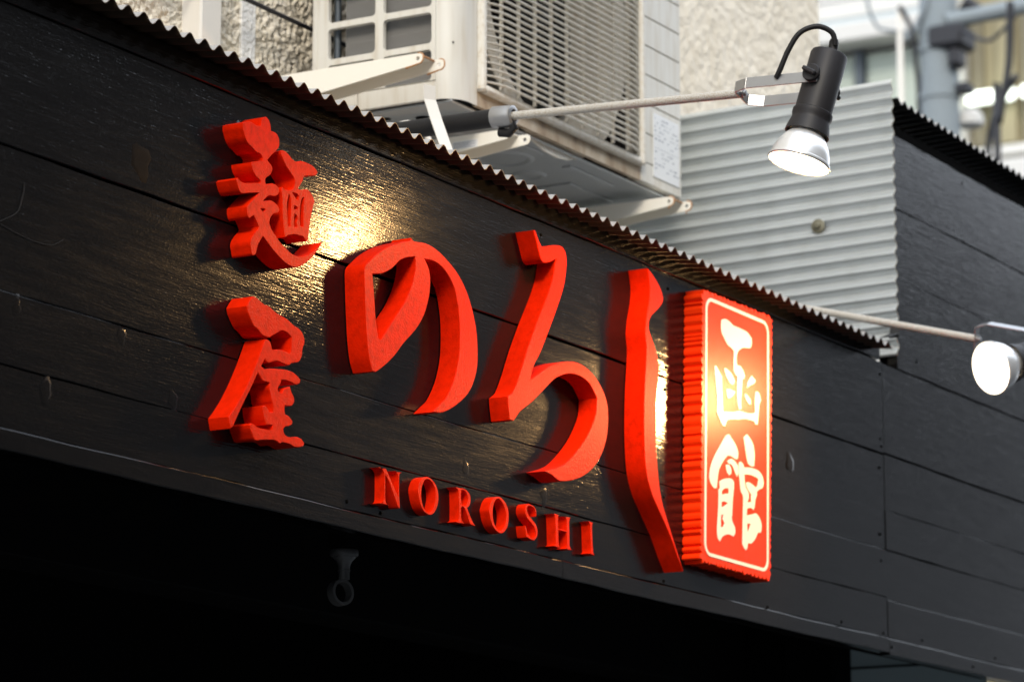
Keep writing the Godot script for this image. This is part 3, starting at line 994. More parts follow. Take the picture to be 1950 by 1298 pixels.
func build_air_conditioner() -> void:
	var X0 := 0.842
	var X1 := 1.833
	var Y0 := 3.343
	var Y1 := 3.98
	var ZF := -0.42
	var ZB := -0.76
	var u := thing("air_conditioner", "cream outdoor air conditioner unit with slatted grille above the eave", "air conditioner", Vector3((X0 + X1) / 2.0, Y0, -0.6))
	var o := -u.position
	# corner post, front panels and top
	var s := Shape.new()
	var r := 0.05
	for k in 10:
		var a := PI + PI / 2.0 * k / 10.0
		var b := PI + PI / 2.0 * (k + 1) / 10.0
		var da := Vector3(cos(a), 0, -sin(a))
		var db := Vector3(cos(b), 0, -sin(b))
		var m := Vector3(X0 + r, 0, ZF - r)
		s.quad_n(m + da * r + Vector3(0, Y0, 0), m + db * r + Vector3(0, Y0, 0), m + db * r + Vector3(0, Y1, 0), m + da * r + Vector3(0, Y1, 0), da, db, db, da)
	s.quad(Vector3(X0 + r, Y0, ZF), Vector3(0.925, Y0, ZF), Vector3(0.925, Y1, ZF), Vector3(X0 + r, Y1, ZF), Vector3(0, 0, 1))
	s.quad(Vector3(0.925, 3.925, ZF), Vector3(1.637, 3.925, ZF), Vector3(1.637, Y1, ZF), Vector3(0.925, Y1, ZF), Vector3(0, 0, 1))
	put("corner_casing", s, M.casing, u, o)
	s = Shape.new()
	s.box(Vector3(X0 + 0.002, Y1 + 0.001, ZB), Vector3(X1, Y1 + 0.02, ZF - 0.002), 0.006)
	put("top_cover", s, M.casing, u, o)
	s = Shape.new()
	s.box(Vector3(0.926, Y0 + 0.001, ZF - 0.012), Vector3(1.637, 3.3745, ZF - 0.002), 0.001)
	put("stained_lower_strip", s, M.stained, u, o).set_meta("label", "brown stained strip under the grille")
	# right hand front in grooved panels
	var y := Y0 + 0.002
	for top in [3.392, 3.459, 3.527, 3.594, 3.661, 3.728, 3.795, 3.862, Y1]:
		s = Shape.new()
		s.box(Vector3(1.639, y, ZF - 0.02), Vector3(X1, top - 0.0024, ZF - 0.001), 0.0012)
		put("front_panel", s, M.casing, u, o)
		y = top
	s = Shape.new()
	s.box(Vector3(1.639, Y0 + 0.002, ZF - 0.03), Vector3(X1 - 0.001, Y1, ZF - 0.0215), 0.001)
	put("panel_backing", s, M.grille, u, o)
	s = Shape.new()
	s.box(Vector3(1.6955, 3.366, ZF - 0.0008), Vector3(1.82, 3.512, ZF + 0.0012), 0.0004)
	var plate := put("rating_label", s, M.sticker, u, o)
	# the small illegible print on it: grey rules and blocks
	s = Shape.new()
	for k in 13:
		var yy := 3.5 - 0.0095 * k
		if k == 7:
			s.box(Vector3(1.698, yy, ZF + 0.00125), Vector3(1.817, yy + 0.0006, ZF + 0.0015), 0.0)
			continue
		var x := 1.7
		while x < 1.808:
			var w := rng.randf_range(0.003, 0.014)
			if rng.randf() < 0.62:
				s.box(Vector3(x, yy, ZF + 0.00125), Vector3(minf(x + w, 1.815), yy + rng.randf_range(0.0014, 0.0034), ZF + 0.0015), 0.0)
			x += w + rng.randf_range(0.002, 0.009)
	put("label_print", s, M.print, plate)
	# right end and back
	s = Shape.new()
	s.box(Vector3(X1 + 0.0005, Y0, ZB), Vector3(X1 + 0.004, Y1, ZF - 0.003), 0.001)
	put("end_panel", s, M.casing, u, o)
	# grille frame: a raised border with rounded face
	s = Shape.new()
	for b in [[0.927, 3.3755, 0.944, 3.925], [1.62, 3.3755, 1.637, 3.925], [0.9445, 3.3755, 1.6195, 3.39], [0.9445, 3.91, 1.6195, 3.925]]:
		s.box(Vector3(b[0], b[1], ZF - 0.01), Vector3(b[2], b[3], ZF + 0.014), 0.004)
	put("grille_frame", s, M.grille, u, o)
	# slats bow outwards from the frame
	var slat := Shape.new()
	var bow := func(x: float) -> float:
		var t := clampf(minf(x - 0.944, 1.62 - x) / 0.075, 0.0, 1.0)
		return 0.022 * (1.0 - pow(1.0 - t, 2.2))
	var n := 26
	for i in n:
		# more steps near the ends
		var ta := 0.5 - 0.5 * cos(PI * i / n)
		var tb := 0.5 - 0.5 * cos(PI * (i + 1) / n)
		var xa := lerpf(0.944, 1.62, ta)
		var xb := lerpf(0.944, 1.62, tb)
		var za: float = bow.call(xa)
		var zb: float = bow.call(xb)
		var prof := [Vector2(-0.003, -0.0016), Vector2(0.0015, -0.0019), Vector2(0.003, -0.0009), Vector2(0.0031, 0.0007), Vector2(0.0018, 0.0018), Vector2(-0.003, 0.0018)]
		for k in prof.size():
			var p: Vector2 = prof[k]
			var q: Vector2 = prof[(k + 1) % prof.size()]
			var nn := Vector3(0, -(p - q).x, (p - q).y).normalized()
			slat.quad(Vector3(xa, p.y, za + p.x), Vector3(xb, p.y, zb + p.x), Vector3(xb, q.y, zb + q.x), Vector3(xa, q.y, za + q.x), nn)
	var sm := slat.mesh(M.grille)
	for k in 37:
		put_mesh("slat", sm, u, o + Vector3(0, 3.3985 + 0.0139 * k, ZF + 0.002))
	for k in 9:
		s = Shape.new()
		var x := 1.0 + 0.0685 * k
		var z: float = bow.call(x)
		s.box(Vector3(x - 0.0018, 3.39, ZF - 0.012 + z), Vector3(x + 0.0018, 3.91, ZF - 0.0035 + z), 0.0006)
		put("grille_rib", s, M.grille, u, o)
	# fan opening, blades and motor behind the grille
	var fc := Vector3(1.281, 3.65, 0)
	s = Shape.new()
	s.lathe([Vector2(0.27, 0.05), Vector2(0.262, 0.03), Vector2(0.258, 0.0), Vector2(0.262, -0.05), Vector2(0.268, -0.05), Vector2(0.265, 0.0), Vector2(0.275, 0.04), Vector2(0.33, 0.052), Vector2(0.33, 0.056), Vector2(0.27, 0.05)], fc + Vector3(0, 0, ZF - 0.075), Vector3(0, 0, 1), 40)
	put("fan_ring", s, M.grille, u, o)
	s = Shape.new()
	s.lathe([Vector2(0, 0.045), Vector2(0.04, 0.04), Vector2(0.055, 0.02), Vector2(0.055, -0.06), Vector2(0, -0.06)], fc + Vector3(0, 0, ZF - 0.09), Vector3(0, 0, 1), 20)
	put("fan_hub", s, M.dark_inside, u, o)
	for k in 3:
		s = Shape.new()
		var turn := Basis(Vector3(0, 0, 1), TAU * k / 3.0 + 0.5)
		for i in 8:
			for j in 6:
				var g := func(a: int, b: int) -> Vector3:
					var rad := lerpf(0.05, 0.245, a / 8.0)
					var an := lerpf(-0.5, 0.5, b / 6.0) + 0.3 * a / 8.0
					return fc + Vector3(0, 0, ZF - 0.1) + turn * Vector3(rad * cos(an), rad * sin(an), 0.05 * (b / 6.0 - 0.5))
				var nn := turn * Vector3(0.1, -0.3, 1).normalized()
				s.quad(g.call(i, j), g.call(i + 1, j), g.call(i + 1, j + 1), g.call(i, j + 1), nn)
		put("fan_blade", s, M.dark_inside, u, o)
	s = Shape.new()
	s.box(Vector3(0.9, Y0 + 0.01, ZB + 0.09), Vector3(1.63, Y1 - 0.01, ZB + 0.1), 0.001)
	put("inner_wall", s, M.dark_inside, u, o)
	s = Shape.new()
	s.box(Vector3(0.86, Y1 - 0.01, ZB + 0.02), Vector3(1.8, Y1 - 0.004, ZF - 0.02), 0.001)
	s.box(Vector3(1.632, Y0 + 0.01, ZB + 0.02), Vector3(1.636, Y1 - 0.012, ZF - 0.03), 0.001)
	put("inner_partition", s, M.dark_inside, u, o)
	# left side: grid in front of the condenser fins
	s = Shape.new()
	var grid: Array = [PackedVector2Array([Vector2(-0.748, Y0 + 0.04), Vector2(-0.748, Y1 - 0.001), Vector2(-0.4665, Y1 - 0.001), Vector2(-0.4665, Y0 + 0.04)])]
	for k in 7:
		var yb := 3.3835 + 0.0775 * k
		for z in [[-0.7238, -0.6102], [-0.5908, -0.4762]]:
			var hole := PackedVector2Array()
			for c in [[z[1] - 0.008, yb + 0.008, -90.0], [z[1] - 0.008, yb + 0.0565, 0.0], [z[0] + 0.008, yb + 0.0565, 90.0], [z[0] + 0.008, yb + 0.008, 180.0]]:
				for i in 4:
					var an := deg_to_rad(c[2] + 30.0 * i)
					hole.append(Vector2(c[0] + 0.008 * cos(an) + 0.00007 * k, c[1] + 0.008 * sin(an) + (0.00005 if z[1] < -0.6 else 0.0)))
			grid.append(hole)
	s.prism(grid, -0.008, 0.003, 0.002, Transform3D(Basis(Vector3(0, 0, 1), Vector3(0, 1, 0), Vector3(-1, 0, 0)), Vector3(X0, 0, 0)))
	put("side_grid", s, M.casing, u, o)
	s = Shape.new()
	s.box(Vector3(X0 - 0.002, Y0, -0.652), Vector3(X0 + 0.005, Y0 + 0.0395, -0.4665), 0.002)
	s.box(Vector3(X0 - 0.0014, Y0 + 0.012, -0.748), Vector3(X0 + 0.004, Y0 + 0.039, -0.654), 0.002)
	put("side_skirt", s, M.casing, u, o)
	s = Shape.new()
	s.box(Vector3(X0 - 0.001, Y0, -0.764), Vector3(X0 + 0.02, Y1, -0.7495), 0.002)
	put("rear_post", s, M.casing, u, o)
	for k in 66:
		if k < 12:
			continue
		s = Shape.new() if k == 12 else s
		var z := -0.744 + 0.0041 * k
		s.box(Vector3(X0 + 0.02, Y0 + 0.02, z), Vector3(X0 + 0.035, Y1 - 0.02, z + 0.0022), 0.0)
	for k in 30:
		s.box(Vector3(X0 + 0.0215, Y0 + 0.03 + 0.0205 * k, -0.695), Vector3(X0 + 0.037, Y0 + 0.0312 + 0.0205 * k, -0.47), 0.0)
	put("condenser_fins", s, M.fin, u, o).set_meta("kind", "stuff")
	s = Shape.new()
	s.box(Vector3(X0 + 0.036, Y0 + 0.02, -0.7), Vector3(X0 + 0.04, Y1 - 0.02, -0.47), 0.0)
	put("condenser_core", s, M.dark_inside, u, o)
	s = Shape.new()
	s.tube([Vector3(X0 + 0.02, Y0 + 0.02, -0.715), Vector3(X0 + 0.02, Y1 - 0.02, -0.715)], 0.006, 8)
	s.tube([Vector3(X0 + 0.05, Y0 + 0.02, -0.735), Vector3(X0 + 0.05, Y1 - 0.02, -0.735)], 0.008, 8)
	put("coolant_pipe", s, M.frame, u, o)
	# base pan with pressed ribs
	s = Shape.new()
	s.box(Vector3(X0 + 0.01, Y0 - 0.006, ZB), Vector3(X1 - 0.002, Y0 - 0.0005, ZF - 0.016), 0.002)
	put("base_pan", s, M.pan, u, o)
	s = Shape.new()
	for b in [[0.95, -0.7, 1.0, -0.46], [1.12, -0.5, 1.3, -0.475], [1.42, -0.5, 1.62, -0.478], [1.0, -0.72, 1.7, -0.69], [1.55, -0.66, 1.75, -0.55]]:
		s.box(Vector3(b[0], Y0 - 0.0095, b[1]), Vector3(b[2], Y0 - 0.0062, b[3]), 0.0032)
	for q in [[1.3, -0.575, 0.055], [1.08, -0.6, 0.045], [1.45, -0.6, 0.03]]:
		s.lathe([Vector2(q[2] + 0.012, 0), Vector2(q[2] + 0.006, 0.004), Vector2(q[2], 0.0042), Vector2(q[2] - 0.006, 0.0)], Vector3(q[0], Y0 - 0.0062, q[1]), Vector3.DOWN, 24, 80.0)
	put("pressed_ribs", s, M.pan, u, o)
	s = Shape.new()
	for q in [[0.93, -0.55, 0.016], [0.9, -0.62, 0.01]]:
		s.lathe([Vector2(q[2], 0.0008), Vector2(0, 0.0009)], Vector3(q[0], Y0 - 0.0062, q[1]), Vector3.DOWN, 20)
	put("drain_hole", s, M.hole, u, o)
	s = Shape.new()
	s.lathe([Vector2(0.0022, 0.0005), Vector2(0, 0.0008)], Vector3(X0 + 0.012, 3.46, ZF - 0.014), Vector3(-0.75, 0, 0.66), 8)
	put("casing_screw", s, M.hole, u, o)


# a folded wall bracket reaching out along z from the wall; tip holes; the ends are rusty
func bracket(called: String, label: String, at: Vector3, length: float, rust: float) -> void:
	var b := thing(called, label, "bracket", at, "cream wall brackets")
	var cream := Color(0.86, 0.82, 0.72)
	for side in [0, 1]:
		var s := Shape.new()
		s.tinted = true
		var tip := 0.0 if side == 0 else 0.014
		# outline in (z, y): from the wall to the rounded tip
		var p := PackedVector2Array()
		for q in [Vector2(-length, 0.0), Vector2(-length, -0.085), Vector2(-length * 0.6, -0.052), Vector2(tip - 0.014, -0.0215), Vector2(tip - 0.005, -0.02), Vector2(tip - 0.0008, -0.015), Vector2(tip, -0.009), Vector2(tip - 0.001, -0.003), Vector2(tip - 0.006, 0.0)]:
			p.append(q)
		p.reverse()
		var hole := PackedVector2Array()
		for k in 12:
			hole.append(Vector2(tip - 0.012, -0.0105) + Vector2(cos(TAU * k / 12.0), sin(TAU * k / 12.0)) * 0.0042)
		var x := 0.0 if side == 0 else 0.058
		s.tint = cream
		s.prism([p, hole], -0.0011, 0.0011, 0.0003, Transform3D(Basis(Vector3(0, 0, 1), Vector3(0, 1, 0), Vector3(-1, 0, 0)), Vector3(x, 0, 0)))
		# rust along the cut edge of the tip
		if rust > 0.0:
			s.tint = Color(0.42, 0.19, 0.055)
			var rim: Array[Vector3] = []
			for q in [Vector2(tip - 0.04 * rust, -0.027), Vector2(tip - 0.014, -0.0217), Vector2(tip - 0.005, -0.0202), Vector2(tip - 0.0006, -0.015), Vector2(tip + 0.0002, -0.009), Vector2(tip - 0.0008, -0.003), Vector2(tip - 0.006, 0.0002), Vector2(tip - 0.012, 0.0003)]:
				rim.append(Vector3(x, q.y, q.x))
			s.tube(rim, 0.0017, 6)
		put("side_plate", s, M.bracket, b)
	var w := Shape.new()
	w.tinted = true
	w.tint = cream
	w.box(Vector3(0.0015, -0.002, -length), Vector3(0.0565, 0.0, -0.012), 0.0006)
	if rust > 0.0:
		w.tint = Color(0.4, 0.18, 0.05)
		w.box(Vector3(0.0015, -0.0035, -0.0118), Vector3(0.0565, -0.0005, -0.007), 0.0006)
	put("web", w, M.bracket, b)
	var plate := Shape.new()
	plate.tinted = true
	plate.tint = cream
	plate.box(Vector3(-0.01, -0.22, -length - 0.004), Vector3(0.07, 0.02, -length), 0.001)
	put("wall_plate", plate, M.bracket, b)


func build_brackets() -> void:
	bracket("wall_bracket", "empty cream wall bracket with rusty tip crossing the side grid", Vector3(0.7, 3.396, -0.41), 0.436, 1.0)
	bracket("wall_bracket", "cream wall bracket with small printed sticker under the grille's near corner", Vector3(0.985, 3.304, -0.378), 0.468, 0.0)
	bracket("wall_bracket", "cream wall bracket under the air conditioner's far end, by the grey corrugated sheet", Vector3(1.70, 3.316, -0.372), 0.474, 0.3)
	var mid: Node3D = get_node("wall_bracket_001")
	var s := Shape.new()
	s.box(Vector3(-0.0016, -0.028, -0.135), Vector3(-0.0013, -0.012, -0.075), 0.0)
	var label := put("sticker", s, M.sticker, mid)
	s = Shape.new()
	for k in 5:
		s.box(Vector3(-0.00185, -0.0155 - 0.0026 * k, -0.132), Vector3(-0.00165, -0.0143 - 0.0026 * k, -0.08 - 0.012 * (k % 2)), 0.0)
	put("sticker_print", s, M.print, label)


func letter(called: String, label: String, outline: Array, part := "") -> void:
	var at: Vector3 = outline[0]
	var depth := at.z
	var big := depth > 0.03
	var o := thing(called, label, "letter", Vector3(at.x, at.y, 0.0004), "big raised red characters" if big else "small raised red roman letters")
	for rings in outline[1]:
		var soft: Array = []
		for r in rings:
			soft.append(rounded(r))
		var s := Shape.new()
		s.prism(soft, 0.0, depth - 0.0004, 0.0011 if big else 0.0008)
		put(part if part else "body", s, M.red, o)


func build_letters() -> void:
	letter("noodle_character", "raised red many-stroked character at the top of the pair, with a sweeping tail", outline_noodle(), "stroke_group")
	letter("shop_character", "raised red character below the many-stroked one, with a long slanting leg", outline_shop())
	letter("no_character", "large red round looping kana next to the stacked pair", outline_no())
	letter("ro_character", "large red kana shaped like a 3 with open hook", outline_ro())
	letter("shi_character", "tall narrow red kana stroke beside the orange sign board", outline_shi())
	letter("letter_n", "small red roman letter N starting the word below the round kana", outline_en())
	letter("letter_o", "small red roman letter O between the N and the R", outline_oh())
	letter("letter_r", "small red roman letter R between the two letters O", outline_ar())
	letter("letter_o", "small red roman letter O between the R and the S", outline_oh_two())
	letter("letter_s", "small red roman letter S between the second O and the H", outline_es())
	letter("letter_h", "small red roman letter H between the S and the I", outline_aitch())
	letter("letter_i", "small red roman letter I ending the word", outline_eye())


func build_sign_board() -> void:
	var outline := outline_board()
	var at: Vector3 = outline[0]
	var b := thing("place_name_board", "orange red board with white characters, white border and ragged scalloped edge", "sign", Vector3(at.x, at.y, 0))
	# four corners, the board leans a little
	var q: Array[Vector2] = [Vector2(0, 0.0028), Vector2(0.3075, 0.0), Vector2(0.3342, 0.5383), Vector2(0.0201, 0.5366)]
	var edge := PackedVector2Array()
	for i in 4:
		var a := q[i]
		var d := q[(i + 1) % 4]
		var along := (d - a).normalized()
		var outward := Vector2(along.y, -along.x)
		var length := a.distance_to(d)
		var s := 0.006
		while s < length - 0.008:
			# each tooth a little different
			var w := rng.randf_range(0.007, 0.022)
			var h := rng.randf_range(0.0015, 0.0095)
			for k in 5:
				var t := k / 5.0
				edge.append(a + along * minf(s + w * t, length - 0.004) + outward * (h * (pow(sin(PI * t), 0.7) - 0.6) + rng.randf_range(-0.0004, 0.0004)))
			s += w
	var s := Shape.new()
	s.prism([edge], 0.001, 0.0400, 0.0012, Transform3D(), 25.0)
	put("board", s, M.board, b)
	# border
	var lean := func(p: Vector2) -> Vector2:
		return Vector2(p.x + 0.0201 * p.y / 0.5366, p.y + 0.0028 * (1.0 - p.x / 0.3075))
	var rings: Array = []
	for inset in [0.0135, 0.0205]:
		var p := PackedVector2Array()
		var rad: float = 0.026 - (inset - 0.0135)
		for c in [[0.3105 - inset - rad, inset + rad, -90.0], [0.3105 - inset - rad, 0.5375 - inset - rad, 0.0], [inset + rad, 0.5375 - inset - rad, 90.0], [inset + rad, inset + rad, 180.0]]:
			for k in 7:
				var an := deg_to_rad(c[2] + 15.0 * k)
				p.append(lean.call(Vector2(c[0] + rad * cos(an), c[1] + rad * sin(an))))
		rings.append(p)
	s = Shape.new()
	s.prism(rings, 0.0398, 0.0412, 0.0003)
	put("border", s, M.white_paint, b)
	for stroke in outline[1]:
		var soft: Array = []
		for r in stroke:
			soft.append(rounded(r))
		s = Shape.new()
		s.prism(soft, 0.0398, 0.0412, 0.0003)
		put("brush_stroke", s, M.white_paint, b)


# a PAR lamp on a long pole: pole from "from" to "to", the lamp's light goes along d, its face at "face"
func spotlight(label: String, from: Vector3, to: Vector3, face: Vector3, d: Vector3, sleeve_end: Vector3, power: float, cone: float, soft: float, cable: Array) -> Node3D:
	var o := thing("spotlight", label, "spotlight", from, "spotlights on poles over the sign")
	var z := -from
	var p := (to - from).normalized()
	d = d.normalized()
	var body := face - d * 0.157
	var k := p.cross(d).normalized()
	var s := Shape.new()
	s.tube([from - p * 0.02, from.lerp(to, 0.5), to + p * 0.002], 0.008, 16)
	put("pole", s, M.rusty_pole, o, z)
	if sleeve_end != Vector3.ZERO:
		s = Shape.new()
		s.tube([sleeve_end, from], 0.0178, 20)
		put("sleeve", s, M.rubber, o, z)
		s = Shape.new()
		s.lathe([Vector2(0.018, -0.022), Vector2(0.0208, -0.021), Vector2(0.0208, 0.014), Vector2(0.0196, 0.017), Vector2(0.0198, 0.021), Vector2(0.017, 0.0225), Vector2(0.0125, 0.0225), Vector2(0.012, 0.018)], from, p, 24)
		put("collar", s, M.steel, o, z)
		s = Shape.new()
		s.tube([from + Vector3(0, -0.008, 0.012), from + Vector3(0.004, -0.024, 0.02), from + Vector3(0.006, -0.031, 0.008), from + Vector3(0.006, -0.027, -0.012)], 0.009, 10)
		put("cable_gland", s, M.rubber, o, z)
	# fork: crosspiece and two arms gripping the body
	var reach := (body - to).dot(p)
	var across := p.cross(k).normalized()
	var xf := Transform3D(Basis(k, across, p), to)
	s = Shape.new()
	s.box(Vector3(-0.026, -0.0105, 0.0), Vector3(0.026, 0.0105, 0.0025), 0.0006, xf)
	s.lathe([Vector2(0.009, 0.002), Vector2(0.009, 0.006), Vector2(0.0055, 0.0065), Vector2(0.005, 0.01), Vector2(0, 0.0105)], to, p, 14)
	put("fork_base", s, M.steel, o, z)
	for side in [-1.0, 1.0]:
		s = Shape.new()
		# slanting shoulder, then the straight arm
		var sh := Vector2(0.0275, 0.001)
		var sh2 := Vector2(0.0385, 0.028)
		var dir := (sh2 - sh).normalized()
		var t := Transform3D(xf.basis * Basis(Vector3(0, 1, 0), side * atan2(dir.x, dir.y)), xf * Vector3(side * sh.x, 0, sh.y))
		s.box(Vector3(-0.0012, -0.0105, 0.0), Vector3(0.0012, 0.0105, sh.distance_to(sh2)), 0.0005, t)
		s.box(Vector3(side * 0.0385 - 0.0012, -0.0105, 0.0285), Vector3(side * 0.0385 + 0.0012, 0.0105, reach + 0.01), 0.0005, xf)
		put("fork_arm", s, M.steel, o, z)
		s = Shape.new()
		var ko: Vector3 = body + k * side * 0.04
		s.lathe([Vector2(0.0, 0.0), Vector2(0.0155, 0.0), Vector2(0.0165, 0.002), Vector2(0.0165, 0.006), Vector2(0.015, 0.008), Vector2(0, 0.0082)], ko, k * side, 20)
		s.box(Vector3(-0.004, -0.0145, 0.008), Vector3(0.004, 0.0145, 0.018), 0.002, Transform3D(Basis(across.rotated(k, 0.5), k.cross(across).rotated(k, 0.5) * side, k * side).orthonormalized(), ko))
		put("knob", s, M.lamp_black, o, z)
	# body, from its cap down to the socket skirt
	s = Shape.new()
	s.lathe([Vector2(0, -0.058), Vector2(0.026, -0.058), Vector2(0.0315, -0.0565), Vector2(0.0335, -0.052), Vector2(0.0335, 0.052), Vector2(0.0335, 0.056), Vector2(0.0362, 0.058), Vector2(0.0365, 0.066), Vector2(0.0345, 0.071), Vector2(0.035, 0.076), Vector2(0.0395, 0.094), Vector2(0.0402, 0.1), Vector2(0.0375, 0.1005), Vector2(0.033, 0.085), Vector2(0, 0.085)], body, d, 40)
	put("lamp_body", s, M.lamp_black, o, z)
	s = Shape.new()
	var up := (-d)
	var side_dir := (k * 0.8 + p * 0.2 - d * (k * 0.8 + p * 0.2).dot(d)).normalized()
	s.lathe([Vector2(0.0045, 0.0), Vector2(0.0045, 0.003), Vector2(0.003, 0.0045), Vector2(0, 0.005)], body + up * 0.0575 + side_dir * 0.024, up, 12)
	put("cap_screw", s, M.steel, o, z)
	# bulb: mirrored bell and bright face
	s = Shape.new()
	s.lathe([Vector2(0.0295, 0.092), Vector2(0.031, 0.1), Vector2(0.038, 0.109), Vector2(0.046, 0.122), Vector2(0.0515, 0.136), Vector2(0.054, 0.149), Vector2(0.0562, 0.151), Vector2(0.0566, 0.1545), Vector2(0.0545, 0.1568), Vector2(0.0535, 0.1545)], body, d, 48, 30.0)
	put("bulb_reflector", s, M.reflector, o, z)
	s = Shape.new()
	s.lathe([Vector2(0.0538, 0.1555), Vector2(0.045, 0.1582), Vector2(0.03, 0.1605), Vector2(0.0, 0.162)], body, d, 40, 60.0)
	put("bulb_lens", s, M.lens, o, z)
	if cable:
		s = Shape.new()
		s.tube(curve(cable), 0.005, 12)
		put("flex", s, M.rubber, o, z)
		s = Shape.new()
		s.lathe([Vector2(0.0085, -0.004), Vector2(0.0085, 0.012), Vector2(0.007, 0.017), Vector2(0.005, 0.0175)], body + up * 0.0575 + (cable[0] - (body + up * 0.0575)) * 0.6, (cable[1] - cable[0]).normalized() * 0.3 + up, 14)
		put("flex_grommet", s, M.rubber, o, z)
	var l := SpotLight3D.new()
	l.name = "lamp_light"
	l.light_color = Color(1.0, 0.78, 0.5)
	l.light_energy = power
	l.light_size = 0.045
	l.spot_angle = cone
	l.spot_angle_attenuation = soft
	l.spot_range = 12.0
	l.spot_attenuation = 2.0
	l.shadow_enabled = true
	o.add_child(l)
	l.look_at_from_position(face + d * 0.012 + z, face + d + z, Vector3(0.3, 0.1, 1.0))
	l.position = face + d * 0.012 + z
	return o


func build_spotlights() -> void:
	spotlight("black spotlight on rusty pole in front of the air conditioner, pointing down", Vector3(0.5432, 3.1915, -0.137), Vector3(0.5432, 3.1677, 0.3557), Vector3(0.5129, 3.0148, 0.48), Vector3(-0.193, -0.957, -0.212), Vector3(0.5432, 3.2, -0.848), LAMP, 86.0, 0.3, [Vector3(0.5436, 3.2304, 0.5413), Vector3(0.5373, 3.2524, 0.5384), Vector3(0.5225, 3.2634, 0.517), Vector3(0.5091, 3.2524, 0.4893), Vector3(0.5042, 3.2224, 0.4685), Vector3(0.5028, 3.1905, 0.4532), Vector3(0.5045, 3.1745, 0.4432)])
	spotlight("spotlight past the end of the eave, its glowing face turned to the sign board", Vector3(1.7807, 3.1, -0.284), Vector3(1.7807, 2.9418, 0.2975), Vector3(1.6476, 2.8485, 0.38), Vector3(-0.849, -0.287, -0.446), Vector3.ZERO, LAMP * 2.1, 60.0, 1.0, [])


func build_small_things() -> void:
	var s := Shape.new()
	# bent white strap
	var path := [Vector3(0.456, 3.247, -0.247), Vector3(0.46, 3.22, -0.248), Vector3(0.462, 3.18, -0.235), Vector3(0.462, 3.12, -0.212), Vector3(0.462, 3.03, -0.18)]
	for i in path.size() - 1:
		var a: Vector3 = path[i]
		var b: Vector3 = path[i + 1]
		var d := (b - a).normalized()
		var w := Vector3(0.85, 0, 0.5).normalized() * 0.0125
		var n := d.cross(w).normalized() * 0.001
		s.quad(a - w - n, a + w - n, b + w - n, b - w - n, -n.normalized())
		s.quad(a - w + n, a + w + n, b + w + n, b - w + n, n.normalized())
		s.quad(a - w - n, a - w + n, b - w + n, b - w - n, -w.normalized())
		s.quad(a + w - n, a + w + n, b + w + n, b + w - n, w.normalized())
	var o := put("white_strap", s, M.pvc, self)
	tag(o, "bent white plastic strap sticking up in front of the black sleeve", "strap")
	s = Shape.new()
	s.tube(curve([Vector3(0.6, 3.15, -0.55), Vector3(0.6, 3.215, -0.42), Vector3(0.6, 3.226, -0.39), Vector3(0.6, 3.217, -0.361), Vector3(0.6, 3.185, -0.335), Vector3(0.6, 3.06, -0.31)]), 0.006, 10)
	o = put("drain_hose", s, M.pvc, self)
	tag(o, "short white drain hose arching over the brown eave under the air conditioner", "hose")
	# fixture hanging under the fascia
	var h := thing("hanging_ring_bracket", "dark metal ring bracket hanging below the fascia in the dark entrance", "fixture", Vector3(0.1285, 2.2, -0.215))
	var z := -h.position
	s = Shape.new()
	s.box(Vector3(0.1085, 2.335, -0.235), Vector3(0.1485, 2.4985, -0.195), 0.003)
	put("hanger_block", s, M.black, h, z)
	s = Shape.new()
	s.lathe([Vector2(0, 0.0), Vector2(0.0235, 0.0), Vector2(0.0245, 0.002), Vector2(0.0245, 0.009), Vector2(0.0235, 0.011), Vector2(0.02, 0.0115), Vector2(0.0195, 0.014), Vector2(0.0135, 0.02), Vector2(0.0105, 0.027), Vector2(0.0098, 0.034), Vector2(0.0108, 0.0345), Vector2(0.0108, 0.0365), Vector2(0.0096, 0.037), Vector2(0.0096, 0.051), Vector2(0, 0.051)], Vector3(0.13, 2.333, -0.215), Vector3.DOWN, 28)
	put("flange", s, M.fixture, h, z)
	s = Shape.new()
	s.lathe([Vector2(0.0175, -0.009), Vector2(0.0225, -0.009), Vector2(0.0228, -0.007), Vector2(0.0228, 0.007), Vector2(0.0225, 0.009), Vector2(0.0175, 0.009), Vector2(0.0172, 0.007), Vector2(0.0172, -0.007), Vector2(0.0175, -0.009)], Vector3(0.137, 2.2605, -0.2266), Vector3(-0.35, 0.05, 0.94), 36)
	put("ring", s, M.fixture, h, z)


